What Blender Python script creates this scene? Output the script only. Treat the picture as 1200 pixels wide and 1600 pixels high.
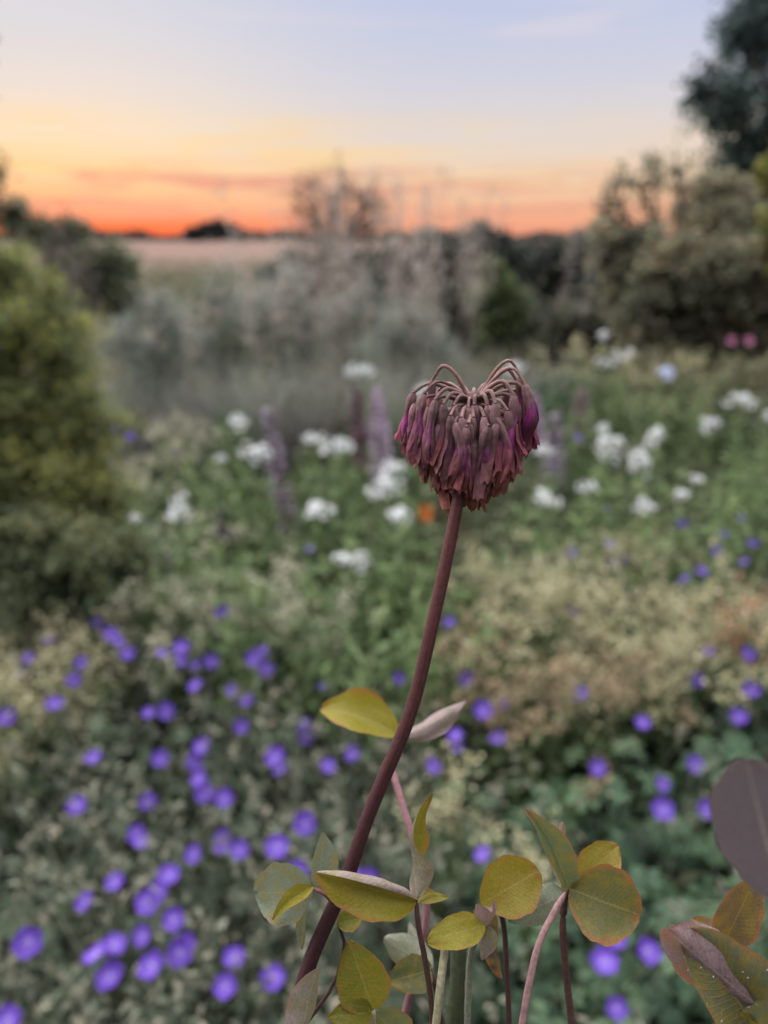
import bpy, math, random
import numpy as np
from mathutils import Vector, Matrix
from mathutils import noise as mnoise
random.seed(7)
rng = np.random.default_rng(11)
D = bpy.data
SC = bpy.context.scene
for _o in list(D.objects):
    D.objects.remove(_o)
COL = SC.collection
R_ = math.radians

# ------------------------------------------------------------------ camera
CAM_H = 1.35
PITCH = R_(19.7)
FPX = 1203.0
FW = np.array([0, math.cos(PITCH), -math.sin(PITCH)])
RT = np.array([1.0, 0, 0])
UP = np.array([0, math.sin(PITCH), math.cos(PITCH)])
CAM = np.array([0, 0, CAM_H])
cd = D.cameras.new('camera')
cam = D.objects.new('camera', cd)
COL.objects.link(cam)
cam.location = CAM
cam.rotation_euler = (R_(90) - PITCH, 0, 0)
cd.sensor_fit = 'HORIZONTAL'
cd.lens = 5.1
cd.sensor_width = 2 * 5.1 * 600 / FPX
cd.clip_start = 0.01
cd.clip_end = 6000
cd.dof.use_dof = True
cd.dof.focus_distance = 0.2
cd.dof.aperture_fstop = 5.1 / 3.3
SC.camera = cam

# ------------------------------------------------------------------ light
SUN_AZ = -22.0
def s2l(*c):
    return tuple((x / 255 / 12.92) if x / 255 <= .04045 else ((x / 255 + .055) / 1.055) ** 2.4 for x in c)
def sky():
    w = D.worlds.new('World')
    SC.world = w
    w.use_nodes = True
    nt = w.node_tree
    nt.nodes.clear()
    N = nt.nodes.new
    def L(a, b):
        nt.links.new(a, b)
    def M(op, a, b=None, c=None):
        n = N('ShaderNodeMath'); n.operation = op
        for i, x in enumerate((a, b, c)):
            if x is None: continue
            if isinstance(x, (int, float)): n.inputs[i].default_value = x
            else: L(x, n.inputs[i])
        return n.outputs[0]
    def ramp(fac, stops):
        n = N('ShaderNodeValToRGB'); e = n.color_ramp.elements
        n.color_ramp.interpolation = 'EASE' if False else 'LINEAR'
        while len(e) > 1: e.remove(e[-1])
        for i, (p, c) in enumerate(stops):
            q = e[0] if i == 0 else e.new(p)
            q.position = p; q.color = (*s2l(*c), 1)
        L(fac, n.inputs[0]); return n.outputs[0]
    def mix(f, a, b):
        n = N('ShaderNodeMix'); n.data_type = 'RGBA'
        if isinstance(f, (int, float)): n.inputs[0].default_value = f
        else: L(f, n.inputs[0])
        for k, x in ((6, a), (7, b)):
            if isinstance(x, tuple): n.inputs[k].default_value = (*x, 1)
            else: L(x, n.inputs[k])
        return n.outputs[2]
    tc = N('ShaderNodeTexCoord')
    sp = N('ShaderNodeSeparateXYZ'); L(tc.outputs['Generated'], sp.inputs[0])
    el = M('MULTIPLY', M('ARCSINE', sp.outputs[2]), 180 / math.pi)
    az = M('MULTIPLY', M('ARCTAN2', sp.outputs[0], sp.outputs[1]), 180 / math.pi)
    # slow drift of the bands so that they do not lie dead level
    nv = N('ShaderNodeCombineXYZ'); L(M('MULTIPLY', az, .05), nv.inputs[0]); L(M('MULTIPLY', el, .22), nv.inputs[1])
    n0 = N('ShaderNodeTexNoise'); L(nv.outputs[0], n0.inputs['Vector']); n0.inputs['Scale'].default_value = 1.0; n0.inputs['Detail'].default_value = 3
    wob = M('MULTIPLY', M('SUBTRACT', n0.outputs[0], .5), 1.6)
    e2 = M('ADD', el, wob)
    fac = M('DIVIDE', M('MAXIMUM', e2, 0), 30.0)
    # low glow opposite/left, blue to the right
    away = ramp(fac, [(0, (238, 158, 130)), (.03, (243, 172, 138)), (.07, (243, 192, 156)), (.12, (238, 208, 178)), (.17, (232, 213, 196)), (.23, (222, 213, 211)), (.32, (207, 208, 222)), (.45, (193, 201, 227)), (1, (180, 192, 226))])
    near = ramp(fac, [(0, (255, 98, 60)), (.03, (254, 116, 76)), (.055, (243, 158, 128)), (.09, (244, 188, 144)), (.145, (248, 214, 168)), (.21, (242, 222, 196)), (.30, (230, 220, 214)), (.42, (217, 216, 223)), (1, (190, 200, 228))])
    daz = M('ABSOLUTE', M('SUBTRACT', az, SUN_AZ))
    nearf = N('ShaderNodeMapRange'); nearf.interpolation_type = 'SMOOTHSTEP'
    L(daz, nearf.inputs[0]); nearf.inputs[1].default_value = 2; nearf.inputs[2].default_value = 26; nearf.inputs[3].default_value = 1; nearf.inputs[4].default_value = 0
    base = mix(nearf.outputs[0], away, near)
    # drawn-out cloud bars low above the horizon
    def streak(sx, sy, seed, lo, hi, dist=.6):
        v = N('ShaderNodeCombineXYZ'); L(M('MULTIPLY', az, sx), v.inputs[0]); L(M('MULTIPLY', M('ADD', el, M('MULTIPLY', az, -.012)), sy), v.inputs[1]); v.inputs[2].default_value = seed
        n = N('ShaderNodeTexNoise'); L(v.outputs[0], n.inputs['Vector']); n.inputs['Scale'].default_value = 1; n.inputs['Detail'].default_value = 5; n.inputs['Distortion'].default_value = dist
        r = N('ShaderNodeMapRange'); r.interpolation_type = 'SMOOTHSTEP'; L(n.outputs[0], r.inputs[0]); r.inputs[1].default_value = lo; r.inputs[2].default_value = hi
        return r.outputs[0]
    def band(a, b, c, d):
        r = N('ShaderNodeMapRange'); r.interpolation_type = 'SMOOTHSTEP'; L(el, r.inputs[0]); r.inputs[1].default_value = a; r.inputs[2].default_value = b
        s = N('ShaderNodeMapRange'); s.interpolation_type = 'SMOOTHSTEP'; L(el, s.inputs[0]); s.inputs[1].default_value = c; s.inputs[2].default_value = d; s.inputs[3].default_value = 1; s.inputs[4].default_value = 0
        return M('MULTIPLY', r.outputs[0], s.outputs[0])
    wide = N('ShaderNodeMapRange'); wide.interpolation_type = 'SMOOTHSTEP'; L(daz, wide.inputs[0]); wide.inputs[1].default_value = 8; wide.inputs[2].default_value = 50; wide.inputs[3].default_value = 1; wide.inputs[4].default_value = .25
    mauve = M('MULTIPLY', M('MULTIPLY', M('MULTIPLY', streak(.13, 1.5, 3.1, .42, .58), band(.7, 1.5, 3.4, 5.2)), wide.outputs[0]), .85)
    c1 = mix(mauve, base, s2l(224, 152, 136))
    gold = M('MULTIPLY', M('MULTIPLY', M('MULTIPLY', streak(.09, .9, 4.4, .48, .66), band(1.6, 2.8, 6, 8.5)), wide.outputs[0]), .5)
    c2 = mix(gold, c1, s2l(253, 212, 138))
    hi = M('MULTIPLY', M('MULTIPLY', streak(.05, .75, 15.7, .52, .74), band(5, 8, 22, 40)), .35)
    c3 = mix(hi, c2, s2l(236, 220, 222))
    below = N('ShaderNodeMapRange'); L(el, below.inputs[0]); below.inputs[1].default_value = -.6; below.inputs[2].default_value = -.2
    c4 = mix(below.outputs[0], s2l(92, 88, 78), c3)
    # the physical dusk sky adds its blue to the upper dome
    ni = N('ShaderNodeTexSky'); ni.sky_type = 'NISHITA'; ni.sun_disc = False
    ni.sun_elevation = R_(1.0); ni.sun_rotation = R_(SUN_AZ); ni.altitude = 100
    b1 = N('ShaderNodeBackground'); L(c4, b1.inputs[0]); b1.inputs[1].default_value = .40
    b2 = N('ShaderNodeBackground'); L(ni.outputs[0], b2.inputs[0]); b2.inputs[1].default_value = 0.004
    ad = N('ShaderNodeAddShader'); L(b1.outputs[0], ad.inputs[0]); L(b2.outputs[0], ad.inputs[1])
    o = N('ShaderNodeOutputWorld'); L(ad.outputs[0], o.inputs[0])
sky()
sl = D.lights.new('sky_fill', 'SUN')  # broad lamp added high up to brighten the garden like dusk skylight
sky_fill = D.objects.new('sky_fill', sl)
COL.objects.link(sky_fill)
sl.energy = 5.0
sl.angle = R_(115)
sl.color = (1.0, .965, .94)
FILL_EL = 60.0
sd = Vector((math.sin(R_(SUN_AZ)) * math.cos(R_(FILL_EL)), math.cos(R_(SUN_AZ)) * math.cos(R_(FILL_EL)), math.sin(R_(FILL_EL))))
sky_fill.rotation_euler = sd.to_track_quat('Z', 'Y').to_euler()
sky_fill.location = (0, 0, 30)
vs = SC.view_settings
vs.view_transform = 'Standard'; vs.look = 'None'; vs.exposure = 1.32; vs.gamma = 1.0
SC.render.engine = 'CYCLES'
cy = SC.cycles
cy.use_denoising = True
cy.denoiser = 'OPENIMAGEDENOISE'
cy.max_bounces = 6; cy.diffuse_bounces = 3; cy.glossy_bounces = 2; cy.transmission_bounces = 4
cy.sample_clamp_indirect = 4.0
cy.caustics_reflective = False; cy.caustics_refractive = False

# ------------------------------------------------------------------ helpers
def P(px, py, d):
    return CAM + d * (FW + (px - 600) / FPX * RT - (py - 800) / FPX * UP)
def cdir(x, y, z):
    """direction given as right, up, towards the camera"""
    v = x * RT + y * UP - z * FW
    return v / np.linalg.norm(v)
def plane_depth(py, z):
    return (CAM_H - z) / (math.sin(PITCH) + (py - 800) / FPX * math.cos(PITCH))
def unit(v):
    v = np.asarray(v, float)
    return v / (np.linalg.norm(v, axis=-1, keepdims=True) + 1e-12)

class MB:
    def __init__(s):
        s.v = []; s.c = []; s.a = []; s.f = []; s.n = 0
    def add(s, v, faces, col, aux=None):
        v = np.asarray(v, float).reshape(-1, 3)
        col = np.asarray(col, float)
        if col.ndim == 1: col = np.tile(col, (len(v), 1))
        s.v.append(v); s.c.append(col)
        s.a.append(np.zeros((len(v), 3)) if aux is None else np.asarray(aux, float).reshape(-1, 3))
        s.f.append(np.asarray(faces, int) + s.n)
        s.n += len(v)
    def build(s, name, mat, parent=None, origin=(0, 0, 0), smooth=True, kind=None):
        v = np.concatenate(s.v) - np.asarray(origin, float)
        me = D.meshes.new(name)
        me.vertices.add(len(v)); me.vertices.foreach_set('co', v.ravel())
        tot = np.concatenate([np.full(len(f), f.shape[1]) for f in s.f])
        idx = np.concatenate([f.ravel() for f in s.f])
        me.loops.add(len(idx)); me.loops.foreach_set('vertex_index', idx)
        st = np.concatenate([[0], np.cumsum(tot)[:-1]])
        me.polygons.add(len(tot)); me.polygons.foreach_set('loop_start', st); me.polygons.foreach_set('loop_total', tot)
        me.polygons.foreach_set('use_smooth', np.full(len(tot), smooth))
        me.update(calc_edges=True)
        c = np.concatenate(s.c); c = np.concatenate([c, np.ones((len(c), 1))], 1)
        at = me.attributes.new('Col', 'FLOAT_COLOR', 'POINT'); at.data.foreach_set('color', c.ravel())
        au = me.attributes.new('Aux', 'FLOAT_VECTOR', 'POINT'); au.data.foreach_set('vector', np.concatenate(s.a).ravel())
        me.validate()
        me.materials.append(mat)
        o = D.objects.new(name, me); COL.objects.link(o)
        if parent: o.parent = parent
        if kind: o['kind'] = kind
        return o
def empty(name, loc, label=None, cat=None, group=None):
    o = D.objects.new(name, None); COL.objects.link(o)
    o.location = loc; o.empty_display_size = .02
    if label: o['label'] = label
    if cat: o['category'] = cat
    if group: o['group'] = group
    return o

# ------------------------------------------------------------------ materials
def foliage_mat(name, rough=.6, trans=.3, noise=.25, scale=120, spec=.3):
    m = D.materials.new(name); m.use_nodes = True
    nt = m.node_tree; nt.nodes.clear(); N = nt.nodes.new; L = nt.links.new
    a = N('ShaderNodeAttribute'); a.attribute_name = 'Col'
    tc = N('ShaderNodeTexCoord')
    n = N('ShaderNodeTexNoise'); n.inputs['Scale'].default_value = scale; n.inputs['Detail'].default_value = 3; L(tc.outputs['Object'], n.inputs['Vector'])
    mr = N('ShaderNodeMapRange'); L(n.outputs[0], mr.inputs[0]); mr.inputs[1].default_value = .25; mr.inputs[2].default_value = .75; mr.inputs[3].default_value = 1 - noise; mr.inputs[4].default_value = 1 + noise
    mx = N('ShaderNodeVectorMath'); mx.operation = 'SCALE'; L(a.outputs['Color'], mx.inputs[0]); L(mr.outputs[0], mx.inputs['Scale'])
    p = N('ShaderNodeBsdfPrincipled'); L(mx.outputs[0], p.inputs['Base Color']); p.inputs['Roughness'].default_value = rough; p.inputs['Specular IOR Level'].default_value = spec
    t = N('ShaderNodeBsdfTranslucent'); L(mx.outputs[0], t.inputs['Color'])
    s = N('ShaderNodeMixShader'); s.inputs[0].default_value = trans; L(p.outputs[0], s.inputs[1]); L(t.outputs[0], s.inputs[2])
    o = N('ShaderNodeOutputMaterial'); L(s.outputs[0], o.inputs[0])
    return m
M_FOL = foliage_mat('foliage', .6, .42, .25, 60, .2)
M_GRASS = foliage_mat('grass_blades', .6, .35, .2, 30)
M_STEM = foliage_mat('plant_stem', .6, .0, .2, 90)
M_PETAL = foliage_mat('petal', .6, .35, .12, 200, .2)
M_BARK = foliage_mat('bark', .85, .0, .4, 30, .2)

def ground_mat():
    m = D.materials.new('garden_soil'); m.use_nodes = True
    nt = m.node_tree; p = nt.nodes['Principled BSDF']; N = nt.nodes.new; L = nt.links.new
    tc = N('ShaderNodeTexCoord'); n = N('ShaderNodeTexNoise'); n.inputs['Scale'].default_value = 8; n.inputs['Detail'].default_value = 8; L(tc.outputs['Object'], n.inputs['Vector'])
    r = N('ShaderNodeValToRGB'); e = r.color_ramp.elements
    e[0].position = .35; e[0].color = (.018, .016, .011, 1); e[1].position = .7; e[1].color = (.06, .055, .032, 1)
    L(n.outputs[0], r.inputs[0]); L(r.outputs[0], p.inputs['Base Color']); p.inputs['Roughness'].default_value = .95; p.inputs['Specular IOR Level'].default_value = 0
    b = N('ShaderNodeBump'); b.inputs['Strength'].default_value = .8; b.inputs['Distance'].default_value = .04; L(n.outputs[0], b.inputs['Height']); L(b.outputs[0], p.inputs['Normal'])
    return m
def field_mat():
    m = D.materials.new('stubble_field'); m.use_nodes = True
    nt = m.node_tree; p = nt.nodes['Principled BSDF']; N = nt.nodes.new; L = nt.links.new
    tc = N('ShaderNodeTexCoord'); mp = N('ShaderNodeMapping'); mp.inputs['Scale'].default_value = (.05, .25, 1); L(tc.outputs['Object'], mp.inputs[0])
    n = N('ShaderNodeTexNoise'); n.inputs['Scale'].default_value = 1; n.inputs['Detail'].default_value = 6; L(mp.outputs[0], n.inputs['Vector'])
    r = N('ShaderNodeValToRGB'); e = r.color_ramp.elements
    e[0].position = .3; e[0].color = (.11, .075, .062, 1); e[1].position = .7; e[1].color = (.17, .115, .096, 1)
    L(n.outputs[0], r.inputs[0]); L(r.outputs[0], p.inputs['Base Color']); p.inputs['Roughness'].default_value = 1; p.inputs['Specular IOR Level'].default_value = 0
    return m

def leaf_mat():
    """clover leaflet: Col is the upper face, the underside is paler and greyer; Aux = (along, across, tint)"""
    m = D.materials.new('clover_leaf'); m.use_nodes = True
    nt = m.node_tree; nt.nodes.clear(); N = nt.nodes.new; L = nt.links.new
    def M(op, a, b=None):
        n = N('ShaderNodeMath'); n.operation = op
        for i, x in enumerate((a, b)):
            if x is None: continue
            if isinstance(x, (int, float)): n.inputs[i].default_value = x
            else: L(x, n.inputs[i])
        return n.outputs[0]
    def mixc(f, a, b):
        n = N('ShaderNodeMix'); n.data_type = 'RGBA'
        if isinstance(f, (int, float)): n.inputs[0].default_value = f
        else: L(f, n.inputs[0])
        for k, x in ((6, a), (7, b)):
            if isinstance(x, tuple): n.inputs[k].default_value = (*x, 1)
            else: L(x, n.inputs[k])
        return n.outputs[2]
    def rng_(x, a, b, c=0, d=1):
        n = N('ShaderNodeMapRange'); n.interpolation_type = 'SMOOTHSTEP'; L(x, n.inputs[0])
        for i, q in enumerate((a, b, c, d)): n.inputs[i + 1].default_value = q
        return n.outputs[0]
    a = N('ShaderNodeAttribute'); a.attribute_name = 'Col'
    x = N('ShaderNodeAttribute'); x.attribute_name = 'Aux'
    sp = N('ShaderNodeSeparateXYZ'); L(x.outputs['Vector'], sp.inputs[0])
    u, v, w = sp.outputs
    av = M('ABSOLUTE', v)
    tc = N('ShaderNodeTexCoord')
    n1 = N('ShaderNodeTexNoise'); n1.inputs['Scale'].default_value = 260; n1.inputs['Detail'].default_value = 4; L(tc.outputs['Object'], n1.inputs['Vector'])
    n2 = N('ShaderNodeTexNoise'); n2.inputs['Scale'].default_value = 1500; n2.inputs['Detail'].default_value = 3; L(tc.outputs['Object'], n2.inputs['Vector'])
    # reddened, drying margin
    rim = M('MAXIMUM', rng_(M('ADD', av, M('MULTIPLY', M('SUBTRACT', n1.outputs[0], .5), .5)), .72, 1.05), rng_(M('ADD', u, M('MULTIPLY', M('SUBTRACT', n1.outputs[0], .5), .3)), .82, 1.08))
    up0 = mixc(M('MULTIPLY', rng_(n1.outputs[0], .38, .66, 0, .45), rng_(w, 1.0, 2.0, 1, 0)), a.outputs['Color'], (.17, .12, .012))
    up1 = mixc(M('MULTIPLY', M('MULTIPLY', rim, M('MULTIPLY', w, rng_(w, 1.0, 2.0, 1, .08))), .8), up0, (.22, .075, .03))
    # side veins leave the midrib at a slant
    ph = M('MULTIPLY', M('SUBTRACT', u, M('MULTIPLY', av, .25)), 120)
    vein = rng_(M('SINE', ph), .55, 1.0)
    mid = rng_(av, .0, .055, 1, 0)
    up2 = mixc(M('MULTIPLY', M('MAXIMUM', M('MULTIPLY', vein, .2), mid), .4), up1, (.26, .24, .08))
    un0 = mixc(w, (.17, .20, .14), (.24, .165, .165))
    un0 = mixc(rng_(w, 1.0, 2.0), un0, (.085, .065, .07))
    un1 = mixc(rng_(n1.outputs[0], .4, .7, 0, .5), un0, a.outputs['Color'])
    un = mixc(M('MULTIPLY', M('MAXIMUM', M('MULTIPLY', vein, .3), mid), .6), un1, (.36, .30, .24))
    ge = N('ShaderNodeNewGeometry')
    col0 = mixc(ge.outputs['Backfacing'], up2, un)
    fine = rng_(n2.outputs[0], .3, .7, .82, 1.15)
    col = N('ShaderNodeVectorMath'); col.operation = 'SCALE'; L(col0, col.inputs[0]); L(fine, col.inputs['Scale'])
    hgt = M('ADD', M('MULTIPLY', vein, .5), M('MULTIPLY', n2.outputs[0], .8))
    bp = N('ShaderNodeBump'); bp.inputs['Strength'].default_value = .35; bp.inputs['Distance'].default_value = .0004; L(hgt, bp.inputs['Height'])
    p = N('ShaderNodeBsdfPrincipled'); L(col.outputs[0], p.inputs['Base Color']); p.inputs['Roughness'].default_value = .55; p.inputs['Specular IOR Level'].default_value = .22; L(bp.outputs[0], p.inputs['Normal'])
    p.inputs['Sheen Weight'].default_value = .0
    t = N('ShaderNodeBsdfTranslucent'); L(up1, t.inputs['Color'])
    s = N('ShaderNodeMixShader'); s.inputs[0].default_value = .38; L(p.outputs[0], s.inputs[1]); L(t.outputs[0], s.inputs[2])
    o = N('ShaderNodeOutputMaterial'); L(s.outputs[0], o.inputs[0])
    return m
M_LEAF = leaf_mat()
def skin_mat(name, scale, rough, trans, bump, noise=.35):
    """wrinkled, dry plant skin; Col gives the hue"""
    m = foliage_mat(name, rough, trans, noise, scale, .3)
    nt = m.node_tree; N = nt.nodes.new; L = nt.links.new
    tc = N('ShaderNodeTexCoord'); x = N('ShaderNodeAttribute'); x.attribute_name = 'Aux'
    mp = N('ShaderNodeMapping'); L(x.outputs['Vector'], mp.inputs[0]); mp.inputs['Scale'].default_value = (3, 14, 1)
    n = N('ShaderNodeTexNoise'); n.inputs['Scale'].default_value = 1; n.inputs['Detail'].default_value = 4; L(mp.outputs[0], n.inputs['Vector'])
    b = N('ShaderNodeBump'); b.inputs['Strength'].default_value = bump; b.inputs['Distance'].default_value = .0006; L(n.outputs[0], b.inputs['Height'])
    pr = [q for q in nt.nodes if q.type == 'BSDF_PRINCIPLED'][0]; L(b.outputs[0], pr.inputs['Normal'])
    pr.inputs['Sheen Weight'].default_value = .03; pr.inputs['Specular IOR Level'].default_value = .3
    return m
M_FLORET = skin_mat('faded_floret', 700, .7, .25, .7)
M_CSTEM = skin_mat('clover_stem', 900, .6, .05, .6)

# ------------------------------------------------------------------ shape makers
def frames(pts):
    pts = np.asarray(pts, float)
    t = unit(np.gradient(pts, axis=0))
    n = np.zeros_like(t)
    r = np.array([0.31, .17, .93]); r = r - t[0] * r.dot(t[0]); n[0] = unit(r)
    for i in range(1, len(pts)):
        q = n[i - 1] - t[i] * n[i - 1].dot(t[i]); n[i] = unit(q)
    return t, n, np.cross(t, n)
def smooth_path(ctrl, n):
    """Catmull-Rom through control points"""
    c = np.asarray(ctrl, float)
    c = np.vstack([2 * c[0] - c[1], c, 2 * c[-1] - c[-2]])
    k = len(c) - 3
    out = []
    for s in np.linspace(0, k - 1e-6, n):
        i = int(s); t = s - i
        p0, p1, p2, p3 = c[i:i + 4]
        out.append(.5 * ((2 * p1) + (-p0 + p2) * t + (2 * p0 - 5 * p1 + 4 * p2 - p3) * t * t + (-p0 + 3 * p1 - 3 * p2 + p3) * t ** 3))
    return np.array(out)
def tube(mb, pts, rad, col, seg=6, rad2=None, wr=None, axes=None):
    pts = np.asarray(pts, float); k = len(pts)
    rad = np.broadcast_to(np.asarray(rad, float), (k,))
    rad2 = rad if rad2 is None else np.broadcast_to(np.asarray(rad2, float), (k,))
    t, n, b = frames(pts)
    if axes is not None:
        n = axes - t * np.sum(t * axes, 1, keepdims=True); n = unit(n); b = np.cross(t, n)
    th = np.linspace(0, 2 * np.pi, seg, endpoint=False)
    w = np.ones((k, seg)) if wr is None else wr(np.linspace(0, 1, k)[:, None], th[None, :])
    v = pts[:, None, :] + (rad[:, None] * np.cos(th) * w)[..., None] * n[:, None, :] + (rad2[:, None] * np.sin(th) * w)[..., None] * b[:, None, :]
    i = np.arange(k - 1)[:, None] * seg; j = np.arange(seg)[None, :]; j2 = (j + 1) % seg
    f = np.stack([i + j, i + j2, i + seg + j2, i + seg + j], -1).reshape(-1, 4)
    col = np.asarray(col, float)
    cc = np.tile(col, (k * seg, 1)) if col.ndim == 1 else np.repeat(col, seg, 0)
    ax = np.zeros((k, seg, 3)); ax[..., 0] = np.linspace(0, 1, k)[:, None]; ax[..., 1] = th / (2 * np.pi)
    mb.add(v, f, cc, ax)
    # end cap
    mb.add(np.vstack([v[-1], pts[-1:]]), [[q, (q + 1) % seg, seg] for q in range(seg)], cc[-seg - 1:] if col.ndim > 1 else np.tile(col, (seg + 1, 1)))
def rand_dirs(n, up=0.0):
    v = rng.normal(size=(n, 3)); v = unit(v); v[:, 2] += up
    return unit(v)
def mixcol(cols, n, jit=.15):
    cols = np.asarray(cols, float)
    a = cols[rng.integers(len(cols), size=n)]; b = cols[rng.integers(len(cols), size=n)]
    t = rng.random((n, 1))
    return np.clip((a * t + b * (1 - t)) * (1 + rng.normal(0, jit, (n, 1))), .003, .9)
def leaves(mb, pos, direc, length, width, cols, up=None, fold=.25):
    """many small leaves, each of four faces: pointed, folded along the midrib and drooping at the tip"""
    n = len(pos)
    if n == 0: return
    T = unit(direc)
    ref = rand_dirs(n) * .7 + np.array([0, 0, 1.0]) if up is None else up
    S = unit(np.cross(T, ref)); Nn = np.cross(S, T)
    Lh = np.broadcast_to(np.asarray(length, float), (n,))[:, None] * rng.uniform(.7, 1.25, (n, 1)); W = np.broadcast_to(np.asarray(width, float), (n,))[:, None] * rng.uniform(.75, 1.2, (n, 1)) * .5
    p0 = pos; m = pos + T * Lh * .5 + Nn * Lh * .06; tip = pos + T * Lh - Nn * Lh * .10
    a = m + S * W + Nn * W * fold; b = m - S * W + Nn * W * fold
    v = np.stack([p0, a, m, b, tip], 1).reshape(-1, 3)
    base = np.arange(n)[:, None] * 5
    f = (np.array([[0, 2, 1], [0, 3, 2], [1, 2, 4], [2, 3, 4]])[None] + base[:, None]).reshape(-1, 3)
    mb.add(v, f, np.repeat(cols, 5, 0))
def strips(mb, base, tipdir, length, width, cols, droop=.4, k=5, wprof=None):
    """many grass blades, vectorised"""
    n = len(base); u = np.linspace(0, 1, k)
    T = unit(tipdir); L = np.broadcast_to(np.asarray(length, float), (n,)); h = T.copy(); h[:, 2] = 0; h = unit(h)
    dr = np.broadcast_to(np.asarray(droop, float), (n,))
    S = unit(np.cross(T, rand_dirs(n)))
    c = base[:, None] + T[:, None] * (L[:, None] * u)[..., None] + (h[:, None] * .5 + np.array([0, 0, -1.0])) * ((L * dr)[:, None] * u ** 2.4)[..., None]
    wp = (1 - u ** 2) if wprof is None else wprof(u)
    w = np.broadcast_to(np.asarray(width, float), (n,))[:, None] * .5 * np.maximum(wp, .02)
    v = np.stack([c - S[:, None] * w[..., None], c + S[:, None] * w[..., None]], 2).reshape(-1, 3)
    i = (np.arange(n)[:, None] * k + np.arange(k - 1)[None]).ravel() * 2
    f = np.stack([i, i + 1, i + 3, i + 2], 1)
    mb.add(v, f, np.repeat(cols, 2 * k, 0))
    return c[:, -1]

# ------------------------------------------------------------------ the setting
def grid_sheet(name, x0, x1, y0, y1, nx, ny, zf, mat):
    xs = np.linspace(x0, x1, nx); t = np.linspace(0, 1, ny) ** 2.2; ys = y0 + (y1 - y0) * t
    X, Y = np.meshgrid(xs, ys); Z = zf(X, Y)
    mb = MB(); i = (np.arange(ny - 1)[:, None] * nx + np.arange(nx - 1)[None]).ravel()
    mb.add(np.stack([X, Y, Z], -1), np.stack([i, i + 1, i + nx + 1, i + nx], 1), (.1, .1, .1))
    o = mb.build(name, mat); o['kind'] = 'structure'; return o
grid_sheet('ground', -2500, 2500, -30, 5000, 60, 60, lambda X, Y: X * 0, ground_mat())
grid_sheet('field', -220, 160, 34, 420, 30, 20, lambda X, Y: X * 0 + .004, field_mat())

# ------------------------------------------------------------------ trees and shrubs
def branch(mb, a, b, r0, r1, col, sag=.12, n=7, seg=5):
    a = np.asarray(a, float); b = np.asarray(b, float); L = np.linalg.norm(b - a)
    m = (a + b) / 2 + rng.normal(0, sag * L * .5, 3) + np.array([0, 0, sag * L * .3])
    p = smooth_path([a, m, b], n)
    tube(mb, p, np.linspace(r0, r1, n), col, seg)
    return p
def woody(name, label, cat, base, lobes, leaf, nleaf, cols, bark=(.035, .03, .025), trunk_r=.05, group=None, airy=.0, clump=.22, tips=None, width=.5, twigs=7, up=.1):
    """lobes: (centre, radius vector or scalar, density). Limbs run to each lobe, twigs fill it, leaves sit in clumps on the twigs."""
    base = np.asarray(base, float)
    root = empty(name, base, label, cat, group)
    tb = MB(); lb = MB()
    cs = np.array([l[0] for l in lobes]); mean = cs.mean(0)
    fork = base + (mean - base) * np.array([.45, .45, .42])
    branch(tb, base, fork, trunk_r, trunk_r * .7, bark, .05, 8, 8)
    tw = MB()
    wts = np.array([np.prod(np.broadcast_to(l[1], (3,))) ** (2 / 3) * l[2] for l in lobes]); wts = wts / wts.sum()
    for (c, r, den), wt in zip(lobes, wts):
        c = np.asarray(c, float); rv = np.broadcast_to(np.asarray(r, float), (3,))
        branch(tw, fork + rng.normal(0, trunk_r * .3, 3), c, trunk_r * .5, trunk_r * .16, bark, .15, 7, 5)
        n = int(nleaf * wt)
        nc = int(twigs * 5 * max(.6, min(den, 1)))
        cd_ = rand_dirs(nc); rad = rng.random((nc, 1)) ** (.4) * rng.uniform(.75, 1.12, (nc, 1))
        cc = c + cd_ * rad * rv
        for q in range(nc):
            branch(tw, c + (cc[q] - c) * .15, cc[q], trunk_r * .14, trunk_r * .04, bark, .2, 4, 3)
        which = rng.integers(nc, size=n)
        frac = rng.uniform(.55, 1.08, (n, 1))
        pos = c + (cc[which] - c) * frac + rng.normal(0, clump, (n, 3)) * rv.mean() * rng.uniform(.3, 1, (n, 1))
        dr = unit(pos - c) * .6 + rand_dirs(n, up)
        clc = mixcol(cols, nc, .2)
        col = clc[which] * (1 + rng.normal(0, .16, (n, 1)))
        if tips is not None:
            out = (np.linalg.norm((pos - c) / rv, axis=1) > .85) & (rng.random(n) < .55)
            col[out] = mixcol(tips, out.sum(), .15)
        leaves(lb, pos, dr, leaf, leaf * width, np.clip(col, .004, .8))
    tb.build('trunk', M_BARK, root, base)
    tw.build('branches', M_BARK, root, base)
    lb.build('crown', M_FOL, root, base, kind='stuff')
    return root
def LB(d, *items):
    """lobes listed as seen: (px, py, radius px, depth offset, density)"""
    out = []
    for it in items:
        px, py, r = it[:3]; dd = it[3] if len(it) > 3 else 0; den = it[4] if len(it) > 4 else 1
        rr = r / FPX * (d + dd)
        out.append((P(px, py, d + dd), np.array([rr, rr, rr]), den))
    return out
def foot(px, d):
    p = P(px, 600, d); return np.array([p[0], p[1], 0.0])

DK = [(.018, .030, .022), (.026, .042, .030), (.035, .052, .036)]
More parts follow.
